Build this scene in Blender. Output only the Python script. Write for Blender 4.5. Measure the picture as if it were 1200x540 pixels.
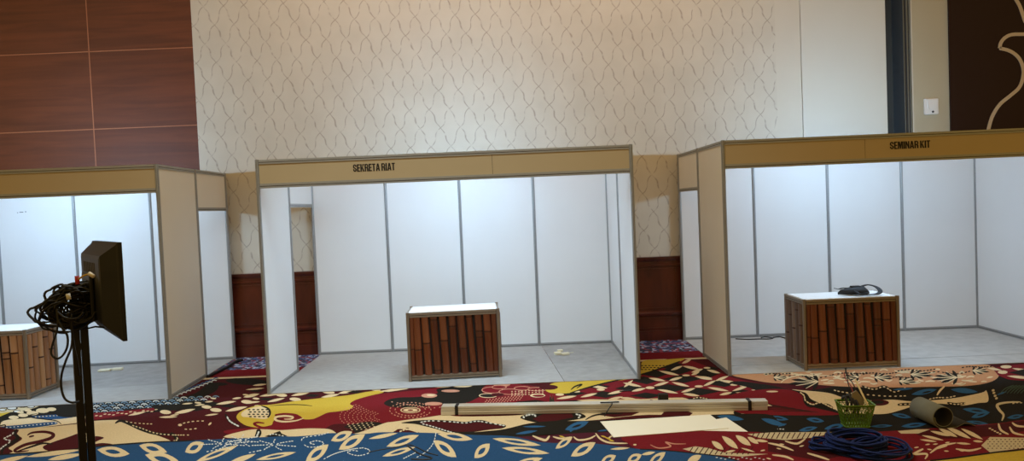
import bpy, bmesh, math, random
from mathutils import Vector, Matrix
random.seed(7)
S = bpy.context.scene
for o in list(bpy.data.objects): bpy.data.objects.remove(o)
PI = math.pi

# ---------------------------------------------------------------- camera
F = 823.85
CP = Vector((2.681, -7.463, 1.896))
PITCH, ROLL, YAW = 0.0337, -0.0417, -0.0016
_f = Vector((math.sin(YAW)*math.cos(PITCH), math.cos(YAW)*math.cos(PITCH), -math.sin(PITCH)))
_r = Vector((math.cos(YAW), -math.sin(YAW), 0)); _u = _r.cross(_f)
CR = math.cos(ROLL)*_r + math.sin(ROLL)*_u
CU = -math.sin(ROLL)*_r + math.cos(ROLL)*_u
cam = bpy.data.objects.new('camera', bpy.data.cameras.new('camera'))
S.collection.objects.link(cam)
cam.data.sensor_width = 36; cam.data.lens = 36*F/1200; cam.data.clip_end = 200
M = Matrix((CR, CU, -_f)).transposed().to_4x4(); M.translation = CP
cam.matrix_world = M
S.camera = cam

# ---------------------------------------------------------------- view, world, added lights
S.view_settings.view_transform = 'Standard'; S.view_settings.look = 'None'
S.view_settings.exposure = 0.0; S.view_settings.gamma = 1.0
S.view_settings.use_curve_mapping = False
W = bpy.data.worlds.new('hall_ambience'); S.world = W; W.use_nodes = True
bg = W.node_tree.nodes['Background']
bg.inputs[0].default_value = (1.0, 0.61, 0.16, 1); bg.inputs[1].default_value = 0.455

def area(name, loc, target, size, power, col, spread=180, sy=None):
    l = bpy.data.lights.new(name, 'AREA'); l.shape = 'RECTANGLE'; l.size = size; l.size_y = sy or size
    l.energy = power; l.color = col; l.spread = math.radians(spread)
    o = bpy.data.objects.new(name, l); S.collection.objects.link(o)
    o.location = loc
    o.rotation_euler = (Vector(target)-Vector(loc)).to_track_quat('-Z', 'Y').to_euler()
    return o
# unseen area lights added above the frame to brighten floor and upper wall
area('floor_fill', (1.5, -2.2, 6.3), (1.5, -1.9, 0), 5.0, 112, (.72, 0.88, .93), 95, 1.5)
area('upper_wall_fill', (2.6, 0.4, 6.9), (2.6, 2.03, 4.3), 7.0, 48, (1.0, 0.76, 0.66), 110, 0.3)

# ---------------------------------------------------------------- helpers
C = S.collection
def ray(u, v): return _f + CR*((u-600)/F) + CU*((270-v)/F)
def G(u, v, z=0.0):
    d = ray(u, v); return CP + d*((z-CP.z)/d.z)
def onY(u, v, y):
    d = ray(u, v); return CP + d*((y-CP.y)/d.y)

def lin(c):
    return tuple((x/255/12.92 if x/255 <= .04045 else ((x/255+.055)/1.055)**2.4) for x in c)
def mat(name, rgb, rough=.6, metal=0, var=0, vscale=8, bump=0, bscale=60, spec=.5, alpha=1, emit=None, trans=0, stretch=None):
    m = bpy.data.materials.new(name); m.use_nodes = True
    nt = m.node_tree; b = nt.nodes['Principled BSDF']; c = lin(rgb)
    b.inputs['Base Color'].default_value = (*c, 1)
    b.inputs['Roughness'].default_value = rough; b.inputs['Metallic'].default_value = metal
    b.inputs['Specular IOR Level'].default_value = spec
    b.inputs['Alpha'].default_value = alpha; b.inputs['Transmission Weight'].default_value = trans
    tc = nt.nodes.new('ShaderNodeTexCoord'); src = tc.outputs['Object']
    if stretch:
        mp = nt.nodes.new('ShaderNodeMapping'); mp.inputs['Scale'].default_value = stretch
        nt.links.new(src, mp.inputs[0]); src = mp.outputs[0]
    if var:
        n = nt.nodes.new('ShaderNodeTexNoise'); n.inputs['Scale'].default_value = vscale; n.inputs['Detail'].default_value = 5
        nt.links.new(src, n.inputs[0])
        r = nt.nodes.new('ShaderNodeMix'); r.data_type = 'RGBA'
        r.inputs[6].default_value = (*[x*(1-var) for x in c], 1)
        r.inputs[7].default_value = (*[min(1, x*(1+var)) for x in c], 1)
        nt.links.new(n.outputs[0], r.inputs[0]); nt.links.new(r.outputs[2], b.inputs['Base Color'])
    if bump:
        n = nt.nodes.new('ShaderNodeTexNoise'); n.inputs['Scale'].default_value = bscale
        nt.links.new(src, n.inputs[0])
        bp = nt.nodes.new('ShaderNodeBump'); bp.inputs['Strength'].default_value = bump; bp.inputs['Distance'].default_value = .01
        nt.links.new(n.outputs[0], bp.inputs['Height']); nt.links.new(bp.outputs[0], b.inputs['Normal'])
    return m

def mesh_obj(name, bm, mats, parent=None, loc=None, rot=None, smooth=False):
    me = bpy.data.meshes.new(name)
    bmesh.ops.recalc_face_normals(bm, faces=bm.faces[:]); bm.to_mesh(me); bm.free()
    for m in (mats if isinstance(mats, (list, tuple)) else [mats]): me.materials.append(m)
    if smooth:
        for p in me.polygons: p.use_smooth = True
    o = bpy.data.objects.new(name, me); C.objects.link(o)
    if parent: o.parent = parent
    if loc is not None: o.location = loc
    if rot is not None: o.rotation_euler = rot
    return o
def box(bm, a, b, mi=0, bev=0):
    x0, y0, z0 = a; x1, y1, z1 = b
    vs = [bm.verts.new((x, y, z)) for x in (x0, x1) for y in (y0, y1) for z in (z0, z1)]
    fs = []
    for idx in ((0,1,3,2),(4,6,7,5),(0,4,5,1),(2,3,7,6),(0,2,6,4),(1,5,7,3)):
        f = bm.faces.new([vs[i] for i in idx]); f.material_index = mi; fs.append(f)
    if bev:
        bmesh.ops.recalc_face_normals(bm, faces=fs)
        es = list({e for f in fs for e in f.edges})
        r = bmesh.ops.bevel(bm, geom=es, offset=bev, segments=2, affect='EDGES', profile=.5)
        for f in r['faces']: f.material_index = mi
def prism(bm, pts, z0, z1, mi=0, axis='z'):
    def P(p, h):
        return {'z': (p[0], p[1], h), 'x': (h, p[0], p[1]), 'y': (p[0], h, p[1])}[axis]
    a = [bm.verts.new(P(p, z0)) for p in pts]; b = [bm.verts.new(P(p, z1)) for p in pts]
    n = len(pts)
    fs = [bm.faces.new(a[::-1]), bm.faces.new(b)]
    for i in range(n): fs.append(bm.faces.new((a[i], a[(i+1) % n], b[(i+1) % n], b[i])))
    for f in fs: f.material_index = mi
def tube(bm, pts, r, sides=8, mi=0, cap=True):
    pts = [Vector(p) for p in pts]; rings = []
    t = (pts[1]-pts[0]).normalized()
    nrm = t.orthogonal().normalized()
    for i, p in enumerate(pts):
        a = pts[max(0, i-1)]; b = pts[min(len(pts)-1, i+1)]
        tt = (b-a)
        if tt.length < 1e-9: tt = t
        tt.normalize()
        nrm = (nrm - tt*nrm.dot(tt)); 
        if nrm.length < 1e-6: nrm = tt.orthogonal()
        nrm.normalize(); bn = tt.cross(nrm); rr = r[i] if isinstance(r, (list, tuple)) else r
        rings.append([bm.verts.new(p + (nrm*math.cos(2*PI*k/sides)+bn*math.sin(2*PI*k/sides))*rr) for k in range(sides)])
    for i in range(len(rings)-1):
        for k in range(sides):
            f = bm.faces.new((rings[i][k], rings[i][(k+1) % sides], rings[i+1][(k+1) % sides], rings[i+1][k])); f.material_index = mi; f.smooth = True
    if cap:
        for rg in (rings[0][::-1], rings[-1]):
            f = bm.faces.new(rg); f.material_index = mi
def crom(pts, n=6, closed=False):
    pts = [Vector(p) for p in pts]; out = []; m = len(pts)
    g = (lambda i: pts[i % m]) if closed else (lambda i: pts[max(0, min(m-1, i))])
    for i in range(m if closed else m-1):
        p0, p1, p2, p3 = g(i-1), g(i), g(i+1), g(i+2)
        for k in range(n):
            t = k/n
            out.append(.5*((2*p1)+(p2-p0)*t+(2*p0-5*p1+4*p2-p3)*t*t+(3*p1-p0-3*p2+p3)*t**3))
    if not closed: out.append(pts[-1].copy())
    return out
def thing(name, label, cat, loc=(0,0,0), rotz=0, group=None):
    o = bpy.data.objects.new(name, None); C.objects.link(o); o.empty_display_size = .1
    o.location = loc; o.rotation_euler = (0, 0, rotz)
    return tag(o, label, cat, group)
def tag(o, label, cat, group=None):
    o['label'] = label; o['category'] = cat
    if group: o['group'] = group
    return o
def struct(o): o['kind'] = 'structure'; return o
def copy_tree(o, parent=None):
    c = o.copy(); C.objects.link(c); c.parent = parent
    for ch in list(o.children): copy_tree(ch, c)
    return c

# ---------------------------------------------------------------- materials
M_white = mat('white_laminate', (226, 228, 228), .45, var=.03, vscale=2, spec=.35)
M_alu = mat('aluminium_profile', (160, 162, 162), .42, .3, var=.08, vscale=20)
M_groove = mat('profile_groove', (62, 58, 54), .7)
M_fascia = mat('tan_fascia_board', (188, 170, 136), .5, var=.04, vscale=3)
M_outer = mat('outer_laminate', (226, 222, 212), .5, var=.03, vscale=2)  # white laminate again, with the warm hall light tinted into its colour
M_black = mat('black_lettering', (12, 8, 8), .6)
M_felt = mat('grey_felt', (164, 163, 160), .95, var=.22, vscale=9, bump=.3, bscale=120, spec=.1, stretch=(1, 3, 1))
M_felt2 = mat('grey_felt_worn', (154, 153, 150), .95, var=.26, vscale=7, bump=.3, bscale=120, spec=.1)
M_felt3 = mat('grey_felt_pale', (182, 181, 177), .95, var=.22, vscale=7, bump=.3, bscale=120, spec=.1)
def wood(name, c0, c1, scale=(1.2, 1, 12), rough=.4, dis=3.0):
    m = bpy.data.materials.new(name); m.use_nodes = True; nt = m.node_tree; b = nt.nodes['Principled BSDF']
    tc = nt.nodes.new('ShaderNodeTexCoord'); mp = nt.nodes.new('ShaderNodeMapping'); mp.inputs['Scale'].default_value = scale
    n = nt.nodes.new('ShaderNodeTexNoise'); n.inputs['Scale'].default_value = 1.6; n.inputs['Detail'].default_value = 7; n.inputs['Distortion'].default_value = .6
    n2 = nt.nodes.new('ShaderNodeTexNoise'); n2.inputs['Scale'].default_value = .5
    r = nt.nodes.new('ShaderNodeValToRGB'); r.color_ramp.elements[0].position = .32; r.color_ramp.elements[1].position = .68
    r.color_ramp.elements[0].color = (*lin(c0), 1); r.color_ramp.elements[1].color = (*lin(c1), 1)
    nt.links.new(tc.outputs['Object'], mp.inputs[0]); nt.links.new(mp.outputs[0], n.inputs[0])
    nt.links.new(n.outputs[0], r.inputs[0]); nt.links.new(r.outputs[0], b.inputs['Base Color'])
    b.inputs['Roughness'].default_value = rough
    return m
M_panelwood = wood('brown_wood_veneer', (86, 42, 20), (108, 54, 28), (.5, 1, 7), .62)
M_dado = wood('mahogany_dado', (62, 22, 12), (92, 38, 20), (3, 1, 1.0), .3)
M_joint = mat('veneer_joint', (165, 105, 70), .6)

def wallpaper():
    m = bpy.data.materials.new('trellis_wallpaper'); m.use_nodes = True; nt = m.node_tree; b = nt.nodes['Principled BSDF']
    N, L = nt.nodes, nt.links
    tc = N.new('ShaderNodeTexCoord'); sep = N.new('ShaderNodeSeparateXYZ')
    L.new(tc.outputs['Object'], sep.inputs[0])
    def math_(op, a, c=None, d=None):
        n = N.new('ShaderNodeMath'); n.operation = op
        for i, v in enumerate((a, c, d)):
            if v is None: continue
            if isinstance(v, (int, float)): n.inputs[i].default_value = v
            else: L.new(v, n.inputs[i])
        return n.outputs[0]
    nz = N.new('ShaderNodeTexNoise'); nz.inputs['Scale'].default_value = 5; nz.inputs['Detail'].default_value = 2
    L.new(tc.outputs['Object'], nz.inputs[0])
    wob = math_('MULTIPLY', math_('SUBTRACT', nz.outputs[0], .5), .16)
    u = math_('ADD', math_('MULTIPLY', sep.outputs[0], 1/.27), wob)
    w = math_('MULTIPLY', sep.outputs[2], 1/.50)
    sn = math_('MULTIPLY', math_('SINE', math_('MULTIPLY', w, 4*PI)), .07)
    sx = math_('MULTIPLY', math_('SINE', math_('MULTIPLY', u, 4*PI)), .02)
    def line(sgn):
        a = math_('ADD', math_('MULTIPLY', math_('ADD', w, sx), sgn), math_('ADD', u, math_('MULTIPLY', sn, sgn)))
        fr = math_('FRACT', a)
        return math_('ABSOLUTE', math_('SUBTRACT', fr, .5))
    d = math_('MINIMUM', line(1.0), line(-1.0))
    rmp = N.new('ShaderNodeMapRange'); rmp.inputs[1].default_value = .008; rmp.inputs[2].default_value = .045
    rmp.inputs[3].default_value = 1; rmp.inputs[4].default_value = 0; L.new(d, rmp.inputs[0])
    n2 = N.new('ShaderNodeTexNoise'); n2.inputs['Scale'].default_value = 14; n2.inputs['Detail'].default_value = 3
    L.new(tc.outputs['Object'], n2.inputs[0])
    r2 = N.new('ShaderNodeMapRange'); r2.inputs[1].default_value = .34; r2.inputs[2].default_value = .56; L.new(n2.outputs[0], r2.inputs[0])
    msk = math_('MULTIPLY', math_('MULTIPLY', rmp.outputs[0], r2.outputs[0]), .68)
    n3 = N.new('ShaderNodeTexNoise'); n3.inputs['Scale'].default_value = 3; n3.inputs['Detail'].default_value = 4; L.new(tc.outputs['Object'], n3.inputs[0])
    g = N.new('ShaderNodeMix'); g.data_type = 'RGBA'; g.inputs[6].default_value = (*lin((194, 188, 172)), 1); g.inputs[7].default_value = (*lin((212, 206, 190)), 1)
    L.new(n3.outputs[0], g.inputs[0])
    k = N.new('ShaderNodeMix'); k.data_type = 'RGBA'; L.new(msk, k.inputs[0]); L.new(g.outputs[2], k.inputs[6]); k.inputs[7].default_value = (*lin((142, 128, 112)), 1)
    L.new(k.outputs[2], b.inputs['Base Color']); b.inputs['Roughness'].default_value = .6
    return m
M_paper = wallpaper()
M_strip = mat('plain_offwhite_wall', (206, 200, 184), .6, var=.02)
M_board = mat('white_partition_board', (208, 205, 192), .5, var=.03, vscale=1.5)
M_cream = mat('cream_wall_paint', (178, 168, 142), .6, var=.04, vscale=2)
M_recess = mat('dark_recess_metal', (66, 64, 58), .6, .0, var=.2, vscale=6, stretch=(8, 8, .6))
M_brownpanel = mat('dark_brown_panel', (38, 20, 18), .5, spec=.2)
M_inlay = mat('cream_inlay_line', (190, 172, 144), .5)

# ---------------------------------------------------------------- structure: back wall
YW = 2.07
bm = bmesh.new(); box(bm, (-1.52, YW, 0), (6.31, YW+.12, 6.2)); struct(mesh_obj('wall_back', bm, M_paper))
# wood clad section on the left, panels with pale joints
bm = bmesh.new(); box(bm, (-9, YW, 0), (-1.52, YW+.12, 6.2))
for z in (3.175, 4.215, 5.25, 2.13): box(bm, (-9, YW-.002, z-.006), (-1.52, YW+.01, z+.006), 1)
for x in (-2.92, -4.55, -6.2, -7.85): box(bm, (x-.006, YW-.002, 1.0), (x+.006, YW+.01, 6.2), 1)
struct(mesh_obj('wall_left', bm, [M_panelwood, M_joint]))
# right hand section: plain strip, partition board, dark recess, cream wall
bm = bmesh.new()
box(bm, (6.31, YW, 0), (6.645, YW+.12, 6.2), 0)
box(bm, (6.645, YW+.03, 0), (6.652, YW+.12, 6.2), 1)
box(bm, (6.652, YW-.004, 0), (7.79, YW+.08, 6.2), 2)
box(bm, (7.79, YW+.30, 0), (8.13, YW+.36, 6.2), 3)
box(bm, (7.775, YW+.08, 0), (7.79, YW+.36, 6.2), 3)
box(bm, (8.13, YW, 0), (12.5, YW+.36, 6.2), 4)
struct(mesh_obj('wall_right', bm, [M_strip, M_groove, M_board, M_recess, M_cream]))
M_track = mat('steel_track', (120, 128, 134), .35, .7)
bm = bmesh.new()
for x, w, mi in ((8.04, .012, 0), (8.062, .008, 1), (8.082, .02, 0), (8.106, .012, 1)):
    box(bm, (x, YW+.02, 0), (x+w, YW+.30, 6.2), mi)
box(bm, (8.13, YW-.006, 0), (8.145, YW+.01, 6.2), 2)
struct(mesh_obj('door_1', bm, [M_track, M_groove, M_strip]))
# mahogany dado with cap and mouldings
bm = bmesh.new()
box(bm, (-9, YW-.02, 0), (6.31, YW, 1.10))
prism(bm, [(YW, 1.075), (YW-.03, 1.08), (YW-.045, 1.105), (YW-.05, 1.135), (YW, 1.14)], -9, 6.31, 0, 'x')
prism(bm, [(YW-.015, 1.0), (YW-.035, 1.01), (YW-.035, 1.03), (YW-.015, 1.04)], -9, 6.31, 0, 'x')
prism(bm, [(YW-.015, .33), (YW-.045, .345), (YW-.05, .375), (YW-.015, .40)], -9, 6.31, 0, 'x')
box(bm, (-9, YW-.032, 0), (6.31, YW-.01, .13))
for x in [-9+k*.93 for k in range(17)]:
    if x > 6.2: continue
    for zz in ((.16, .31), (.43, .98)):
        x0, x1 = x+.08, min(x+.85, 6.28)
        for a, b_ in (((x0, zz[0]), (x1, zz[0]+.015)), ((x0, zz[1]-.015), (x1, zz[1])), ((x0, zz[0]), (x0+.015, zz[1])), ((x1-.015, zz[0]), (x1, zz[1]))):
            box(bm, (a[0], YW-.028, a[1]), (b_[0], YW-.015, b_[1]))
struct(mesh_obj('trim_1', bm, M_dado))

# decorative brown panel with cream inlay curve, on the right wall
pr = thing('decorative_wall_panel', 'dark brown wall panel with a curving cream inlay line, at the upper right', 'wall panel', (8.63, YW, 2.2))
bm = bmesh.new(); box(bm, (0, -.03, 0), (2.4, 0, 3.9)); mesh_obj('board', bm, M_brownpanel, pr)
bm = bmesh.new()
def ribbon(bm, pts, w, y0, y1, mi=0):
    n = len(pts); A = []
    for i, p in enumerate(pts):
        a = pts[max(0, i-1)]; b = pts[min(n-1, i+1)]; t = (b-a).normalized(); nn = Vector((-t.y, t.x))
        A.append([(p+nn*w/2), (p-nn*w/2)])
    q = [[bm.verts.new((s.x, y, s.y)) for s in ab for y in (y0, y1)] for ab in A]
    for i in range(n-1):
        a, b = q[i], q[i+1]
        for e in ((0, 1), (1, 3), (3, 2), (2, 0)):
            f = bm.faces.new((a[e[0]], a[e[1]], b[e[1]], b[e[0]])); f.material_index = mi
    for e in (q[0], q[-1]): bm.faces.new((e[0], e[1], e[3], e[2])).material_index = mi
def wl(pts):
    r = []
    for u, v in pts:
        p = onY(u, v, YW-.035); r.append(Vector((p.x-8.63, p.z-2.2)))
    return r
c1 = wl([(1158, 154), (1160, 145), (1164, 134), (1172, 122), (1184, 112), (1194, 103), (1198.5, 92), (1199, 80), (1194, 68), (1184, 60), (1171.5, 56.5)])
c2 = wl([(1171.5, 56.5), (1173, 50), (1178, 44), (1186, 40.5), (1200, 40), (1216, 39), (1224, 34)])
c3 = wl([(1191, 0), (1195, 7), (1199, 18), (1202, 26), (1210, 34), (1224, 34)])
for c in (c1, c2, c3): ribbon(bm, crom(c, 6), .045, -.038, -.029)
ribbon(bm, crom([Vector((c1[0].x, c1[0].y)), Vector((c1[0].x-.02, c1[0].y-.2)), Vector((c1[0].x+.05, c1[0].y-.42))], 6), .045, -.038, -.029)
ribbon(bm, crom([Vector((c3[0].x, c3[0].y)), Vector((c3[0].x-.1, c3[0].y+.25)), Vector((c3[0].x-.02, c3[0].y+.6))], 6), .045, -.038, -.029)
mesh_obj('inlay_line', bm, M_inlay, pr)

# small white box on the cream wall
wb = thing('wall_box', 'small white plastic box fixed to the cream wall beside the dark door recess', 'wall box', (8.372, YW, 2.90))
M_plastic = mat('white_plastic', (225, 224, 220), .35)
bm = bmesh.new(); box(bm, (-.095, -.035, 0), (.095, 0, .215), 0, .012); mesh_obj('housing', bm, M_plastic, wb)
bm = bmesh.new(); prism(bm, [(-.065, .20), (-.045, .07), (.045, .07), (.065, .20)], -.05, -.03, 0, 'y'); mesh_obj('cover', bm, M_plastic, wb)
bm = bmesh.new(); tube(bm, [(.01, -.03, .035), (.01, -.047, .035)], .014, 12); mesh_obj('knob', bm, M_groove, wb)['label'] = 'dark knob'

# ---------------------------------------------------------------- floor with batik carpet
PAL = dict(maroon=(70, 21, 23), red=(112, 25, 31), dark=(33, 29, 23), cream=(212, 188, 146), yellow=(192, 162, 58), blue=(38, 72, 108),
           salmon=(184, 132, 92), bblue=(46, 90, 128), white=(206, 206, 198), plum=(74, 28, 40), pink=(190, 134, 108), pale=(196, 178, 140), green=(70, 86, 70), sky=(112, 140, 160))
PN = list(PAL)
CM = [mat('carpet_'+k, v, .95, var=.22, vscale=70, bump=.35, bscale=250, spec=.08) for k, v in PAL.items()]
# speckled border strip
ms = bpy.data.materials.new('carpet_speckle'); ms.use_nodes = True; nt = ms.node_tree
vo = nt.nodes.new('ShaderNodeTexVoronoi'); vo.inputs['Scale'].default_value = 26
tcx = nt.nodes.new('ShaderNodeTexCoord'); nt.links.new(tcx.outputs['Object'], vo.inputs[0])
sx_ = nt.nodes.new('ShaderNodeSeparateColor'); nt.links.new(vo.outputs['Color'], sx_.inputs[0])
rp = nt.nodes.new('ShaderNodeValToRGB'); rp.color_ramp.interpolation = 'CONSTANT'
e = rp.color_ramp.elements; e[0].color = (*lin((38, 40, 62)), 1); e[1].position = .36; e[1].color = (*lin((70, 86, 128)), 1)
for p_, c_ in ((.58, (148, 46, 52)), (.74, (170, 178, 196)), (.9, (60, 26, 34))):
    n_ = e.new(p_); n_.color = (*lin(c_), 1)
nt.links.new(sx_.outputs[0], rp.inputs[0]); nt.links.new(rp.outputs[0], nt.nodes['Principled BSDF'].inputs['Base Color'])
nt.nodes['Principled BSDF'].inputs['Roughness'].default_value = .95
CM.append(ms); SPK = len(CM)-1
fb = bmesh.new()
box(fb, (-9, -9.5, -.05), (12.5, YW, 0), 0)
LAYER = [0]
ITEMS = []      # (motif number, outline on the floor, colour)
def poly(pts, col, world=False, smooth=None):
    """flat dyed motif woven into the carpet; motifs overlap in the order they are listed"""
    LAYER[0] += 1
    P = [Vector((p[0], p[1], 0)) if world else G(p[0], p[1], 0) for p in pts]
    if smooth is None: smooth = 4 if len(P) >= 8 else 0
    if smooth: P = crom(P, smooth, True)
    ITEMS.append((LAYER[0], [(p.x, p.y) for p in P], col if isinstance(col, int) else PN.index(col)))
def weave():
    """give each motif the lowest pile level that lies above everything it covers"""
    groups = []
    for it in ITEMS:
        if groups and groups[-1][0] == it[0]: groups[-1][1].append(it)
        else: groups.append((it[0], [it]))
    done = []
    for _, its in groups:
        bbs = []
        for _, P, c in its:
            xs = [p[0] for p in P]; ys = [p[1] for p in P]; bbs.append((min(xs), max(xs), min(ys), max(ys)))
        lv = 0
        for bb, l in done:
            if l <= lv - 1: continue
            if any(b_[0] < bb[1] and bb[0] < b_[1] and b_[2] < bb[3] and bb[2] < b_[3] for b_ in bbs): lv = max(lv, l+1)
        done += [(b_, lv) for b_ in bbs]
        for _, P, c in its:
            vs = [fb.verts.new((x, y, .0003+lv*.00012)) for x, y in P]
            f = fb.faces.new(vs); f.normal_update()
            if f.normal.z < 0: f.normal_flip()
            f.material_index = c
    print('pile levels', max(l for _, l in done))
def ell(cx, cy, rx, ry, col, rot=0, n=14):
    poly([(cx+rx*math.cos(t)*math.cos(rot)-ry*math.sin(t)*math.sin(rot), cy+rx*math.cos(t)*math.sin(rot)+ry*math.sin(t)*math.cos(rot)) for t in [2*PI*k/n for k in range(n)]], col, smooth=0)
def petal(x0, y0, x1, y1, w, col='cream', n=7):
    """leaf between two tips, w = half thickness measured across (vertical squash kept)"""
    dx, dy = x1-x0, y1-y0; L = math.hypot(dx, dy); nx, ny = -dy/L, dx/L
    up = [(x0+dx*t+nx*w*math.sin(PI*t)**.8, y0+dy*t+ny*w*math.sin(PI*t)**.8) for t in [k/n for k in range(n+1)]]
    dn = [(x0+dx*t-nx*w*math.sin(PI*t)**.8, y0+dy*t-ny*w*math.sin(PI*t)**.8) for t in [k/n for k in range(n-1, 0, -1)]]
    poly(up+dn, col, smooth=0)
def stroke(pts, w, col, sm=5, taper=True):
    P = [(p.x, p.y) for p in crom([(a, b, 0) for a, b in pts], sm)]; w *= 1.35
    n = len(P); A = []; B = []
    for i, (x, y) in enumerate(P):
        a = P[max(0, i-1)]; b = P[min(n-1, i+1)]; dx, dy = b[0]-a[0], b[1]-a[1]; L = math.hypot(dx, dy) or 1
        ww = w/2*(math.sin(PI*min(1, max(0, (i+.6)/(n+.2))))**.5 if taper else 1)
        A.append((x-dy/L*ww, y+dx/L*ww*.8)); B.append((x+dy/L*ww, y-dx/L*ww*.8))
    # quads so that a curling stroke never crosses itself
    for i in range(n-1):
        if i: LAYER[0] -= 1
        poly([A[i], A[i+1], B[i+1], B[i]], col)
def dots(pts, step, rx, ry, col, sm=8):
    P = crom([(a, b, 0) for a, b in pts], sm); acc = 0
    first = True
    for i in range(1, len(P)):
        d = P[i]-P[i-1]; acc += d.length
        if acc >= step:
            acc = 0
            if not first: LAYER[0] -= 1
            first = False
            ell(P[i].x, P[i].y, rx*1.1, ry*1.25, col, math.atan2(d.y, d.x), 6)
# --- strips along the wall
poly([(-9, .84), (12.5, .84), (12.5, 1.3), (-9, 1.3)], 'red', True)
poly([(-9, 1.28), (12.5, 1.28), (12.5, YW), (-9, YW)], SPK, True)
poly([(-9, .82), (12.5, .82), (12.5, .90), (-9, .90)], 'cream', True)
# --- left: middle field
poly([(-200, 500), (-60, 486), (20, 475), (60, 470), (130, 463), (180, 465), (215, 466), (260, 474), (190, 482), (90, 492), (0, 505), (-200, 530)], 'dark')
ell(290, 447, 26, 4, 'dark', .05); ell(255, 450, 12, 2, 'dark')
# yellow / pale blue cluster far left
poly([(-40, 490), (0, 488), (12, 483), (6, 478), (-30, 480)], 'yellow')
poly([(-60, 478), (-5, 474), (18, 473), (36, 472), (47, 474), (40, 478), (24, 482), (10, 483), (-30, 486)], 'pale')
for x, y, r in ((14, 478, 7), (26, 475, 8), (36, 476.5, 5), (41, 473.5, 6), (3, 480, 5), (20, 482, 5)):
    ell(x, y, r, r*.34, 'dark'); ell(x, y, r*.75, r*.22, 'white')
poly([(0, 502), (4, 493), (30, 490), (60, 487), (95, 482), (98, 493), (70, 498), (30, 503), (0, 508)], 'cream')
for x, y, r in ((16, 489, 6), (27, 486.5, 6), (38, 484, 7), (50, 481, 8), (60, 479.5, 6), (24, 483, 4), (33, 481, 4)):
    ell(x, y, r, r*.36, 'cream')
poly([(0, 500), (20, 498), (40, 496), (64, 494), (66, 497), (40, 501), (12, 503), (0, 504)], 'blue', smooth=2)
poly([(36, 488), (60, 486), (92, 484), (94, 487), (70, 491), (44, 491)], 'blue', smooth=2)
for k in range(12): ell(42+k*4.2, 488.4-k*.25, 1.1, .5, 'cream')
for k in range(14): ell(8+k*4.4, 501-k*.42, 1.1, .5, 'white')
stroke([(72, 497), (66, 493), (52, 491), (38, 489), (35, 486.5), (44, 484.5)], 1.3, 'dark')
stroke([(-10, 503), (0, 499), (6, 498), (5, 502), (0, 505)], 1.3, 'dark')
# dark scale band in front of booth
poly([(66, 486), (74, 479), (98, 470), (150, 467), (198, 466), (228, 461), (246, 448), (256, 452), (250, 460), (224, 469), (196, 474), (150, 481), (110, 486), (80, 489)], 'dark')
for r_ in range(6):
    for k in range(17):
        u0 = 104+k*9.3+(r_ % 2)*4.6; v0 = 470+r_*3.1-(u0-104)*.035
        if v0 > 486-(u0-104)*.135+1: continue
        if u0 > 196 and v0 < 482-(u0-150)*.3: continue
        stroke([(u0-4, v0+.8), (u0-2, v0-.6), (u0+1.5, v0-.7), (u0+4, v0+.7)], 1.0, 'sky' if (k+r_) % 3 else 'white', 2)
        ell(u0, v0+.9, 1.3, .4, 'white' if k % 2 else 'sky')
for k in range(12):
    u0 = 196+k*5; v0 = 468-(k*2.0)
    stroke([(u0-3, v0+.8), (u0, v0-.5), (u0+3, v0+.2)], 1.0, 'white', 2)
    stroke([(u0-1, v0-2), (u0+2, v0-3.2), (u0+5, v0-2.4)], 1.0, 'bblue', 2)
# red fleck band
poly([(104, 488), (110, 484), (150, 481), (180, 478), (182, 481), (150, 486), (112, 492)], 'red')
for k in range(16): petal(106+k*5, 487-k*.45+(k % 3)*.9, 110+k*5, 486.4-k*.45+(k % 3)*.9, .6)
# large cream shape
poly([(4, 529), (20, 518), (22, 504), (60, 500), (96, 496), (112, 493), (142, 492), (150, 494), (160, 500), (178, 508), (192, 513), (200, 517.5), (182, 519), (150, 520), (118, 522), (104, 524), (97, 526), (60, 528), (20, 531)], 'cream')
poly([(50, 524), (62, 518), (80, 512), (92, 508), (98, 511), (96, 518), (100, 521), (112, 517), (122, 513), (112, 511), (108, 514), (104, 521), (120, 519), (132, 521.5), (100, 526), (62, 529)], 'maroon')
stroke([(32, 510), (38, 507), (52, 506), (62, 508.5), (60, 513), (48, 517), (30, 521), (18, 527), (20, 529.5), (34, 528)], 3.4, 'maroon')
stroke([(20, 529), (38, 523), (50, 519.5), (62, 520.5)], 2.2, 'dark')
stroke([(34, 512), (40, 510.5)], 2, 'maroon')
poly([(-20, 500), (16, 503), (22, 504), (20, 509), (26, 514), (18, 520), (10, 525), (14, 530), (-20, 534)], 'maroon')
stroke([(20, 503), (17, 508), (21, 513), (14, 519), (4, 525), (2, 532)], 3.6, 'dark')
dots([(17, 504), (14, 509), (5, 514), (12, 517), (3, 524), (-2, 529)], 3.2, 1.6, .7, 'white')
# dark dotted outline on right of cream shape
stroke([(135, 496), (142, 493), (155, 498), (166, 503), (182, 508), (206, 509)], 3.6, 'dark')
stroke([(200, 507), (206, 512), (208, 519), (196, 520)], 4, 'dark')
dots([(145, 493.4), (157, 495.5), (170, 496.5), (180, 496.8)], 3.4, 1.3, .5, 'cream')
dots([(152, 497.5), (166, 502), (182, 507.5), (200, 509.6), (222, 509.8)], 3.0, 1.3, .55, 'cream')
dots([(206, 511), (208, 515), (202, 517)], 2.4, 1.2, .6, 'cream')
dots([(206, 499.5), (213, 496.5), (226, 493.8), (240, 493.2)], 4.4, 1.6, .55, 'cream')
dots([(212, 502.5), (222, 503), (232, 501.8)], 5, 1.6, .6, 'cream'); ell(246, 496.5, 2.4, 1.1, 'cream', -.7)
ell(211, 498, 2.4, 1.4, 'cream')
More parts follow.
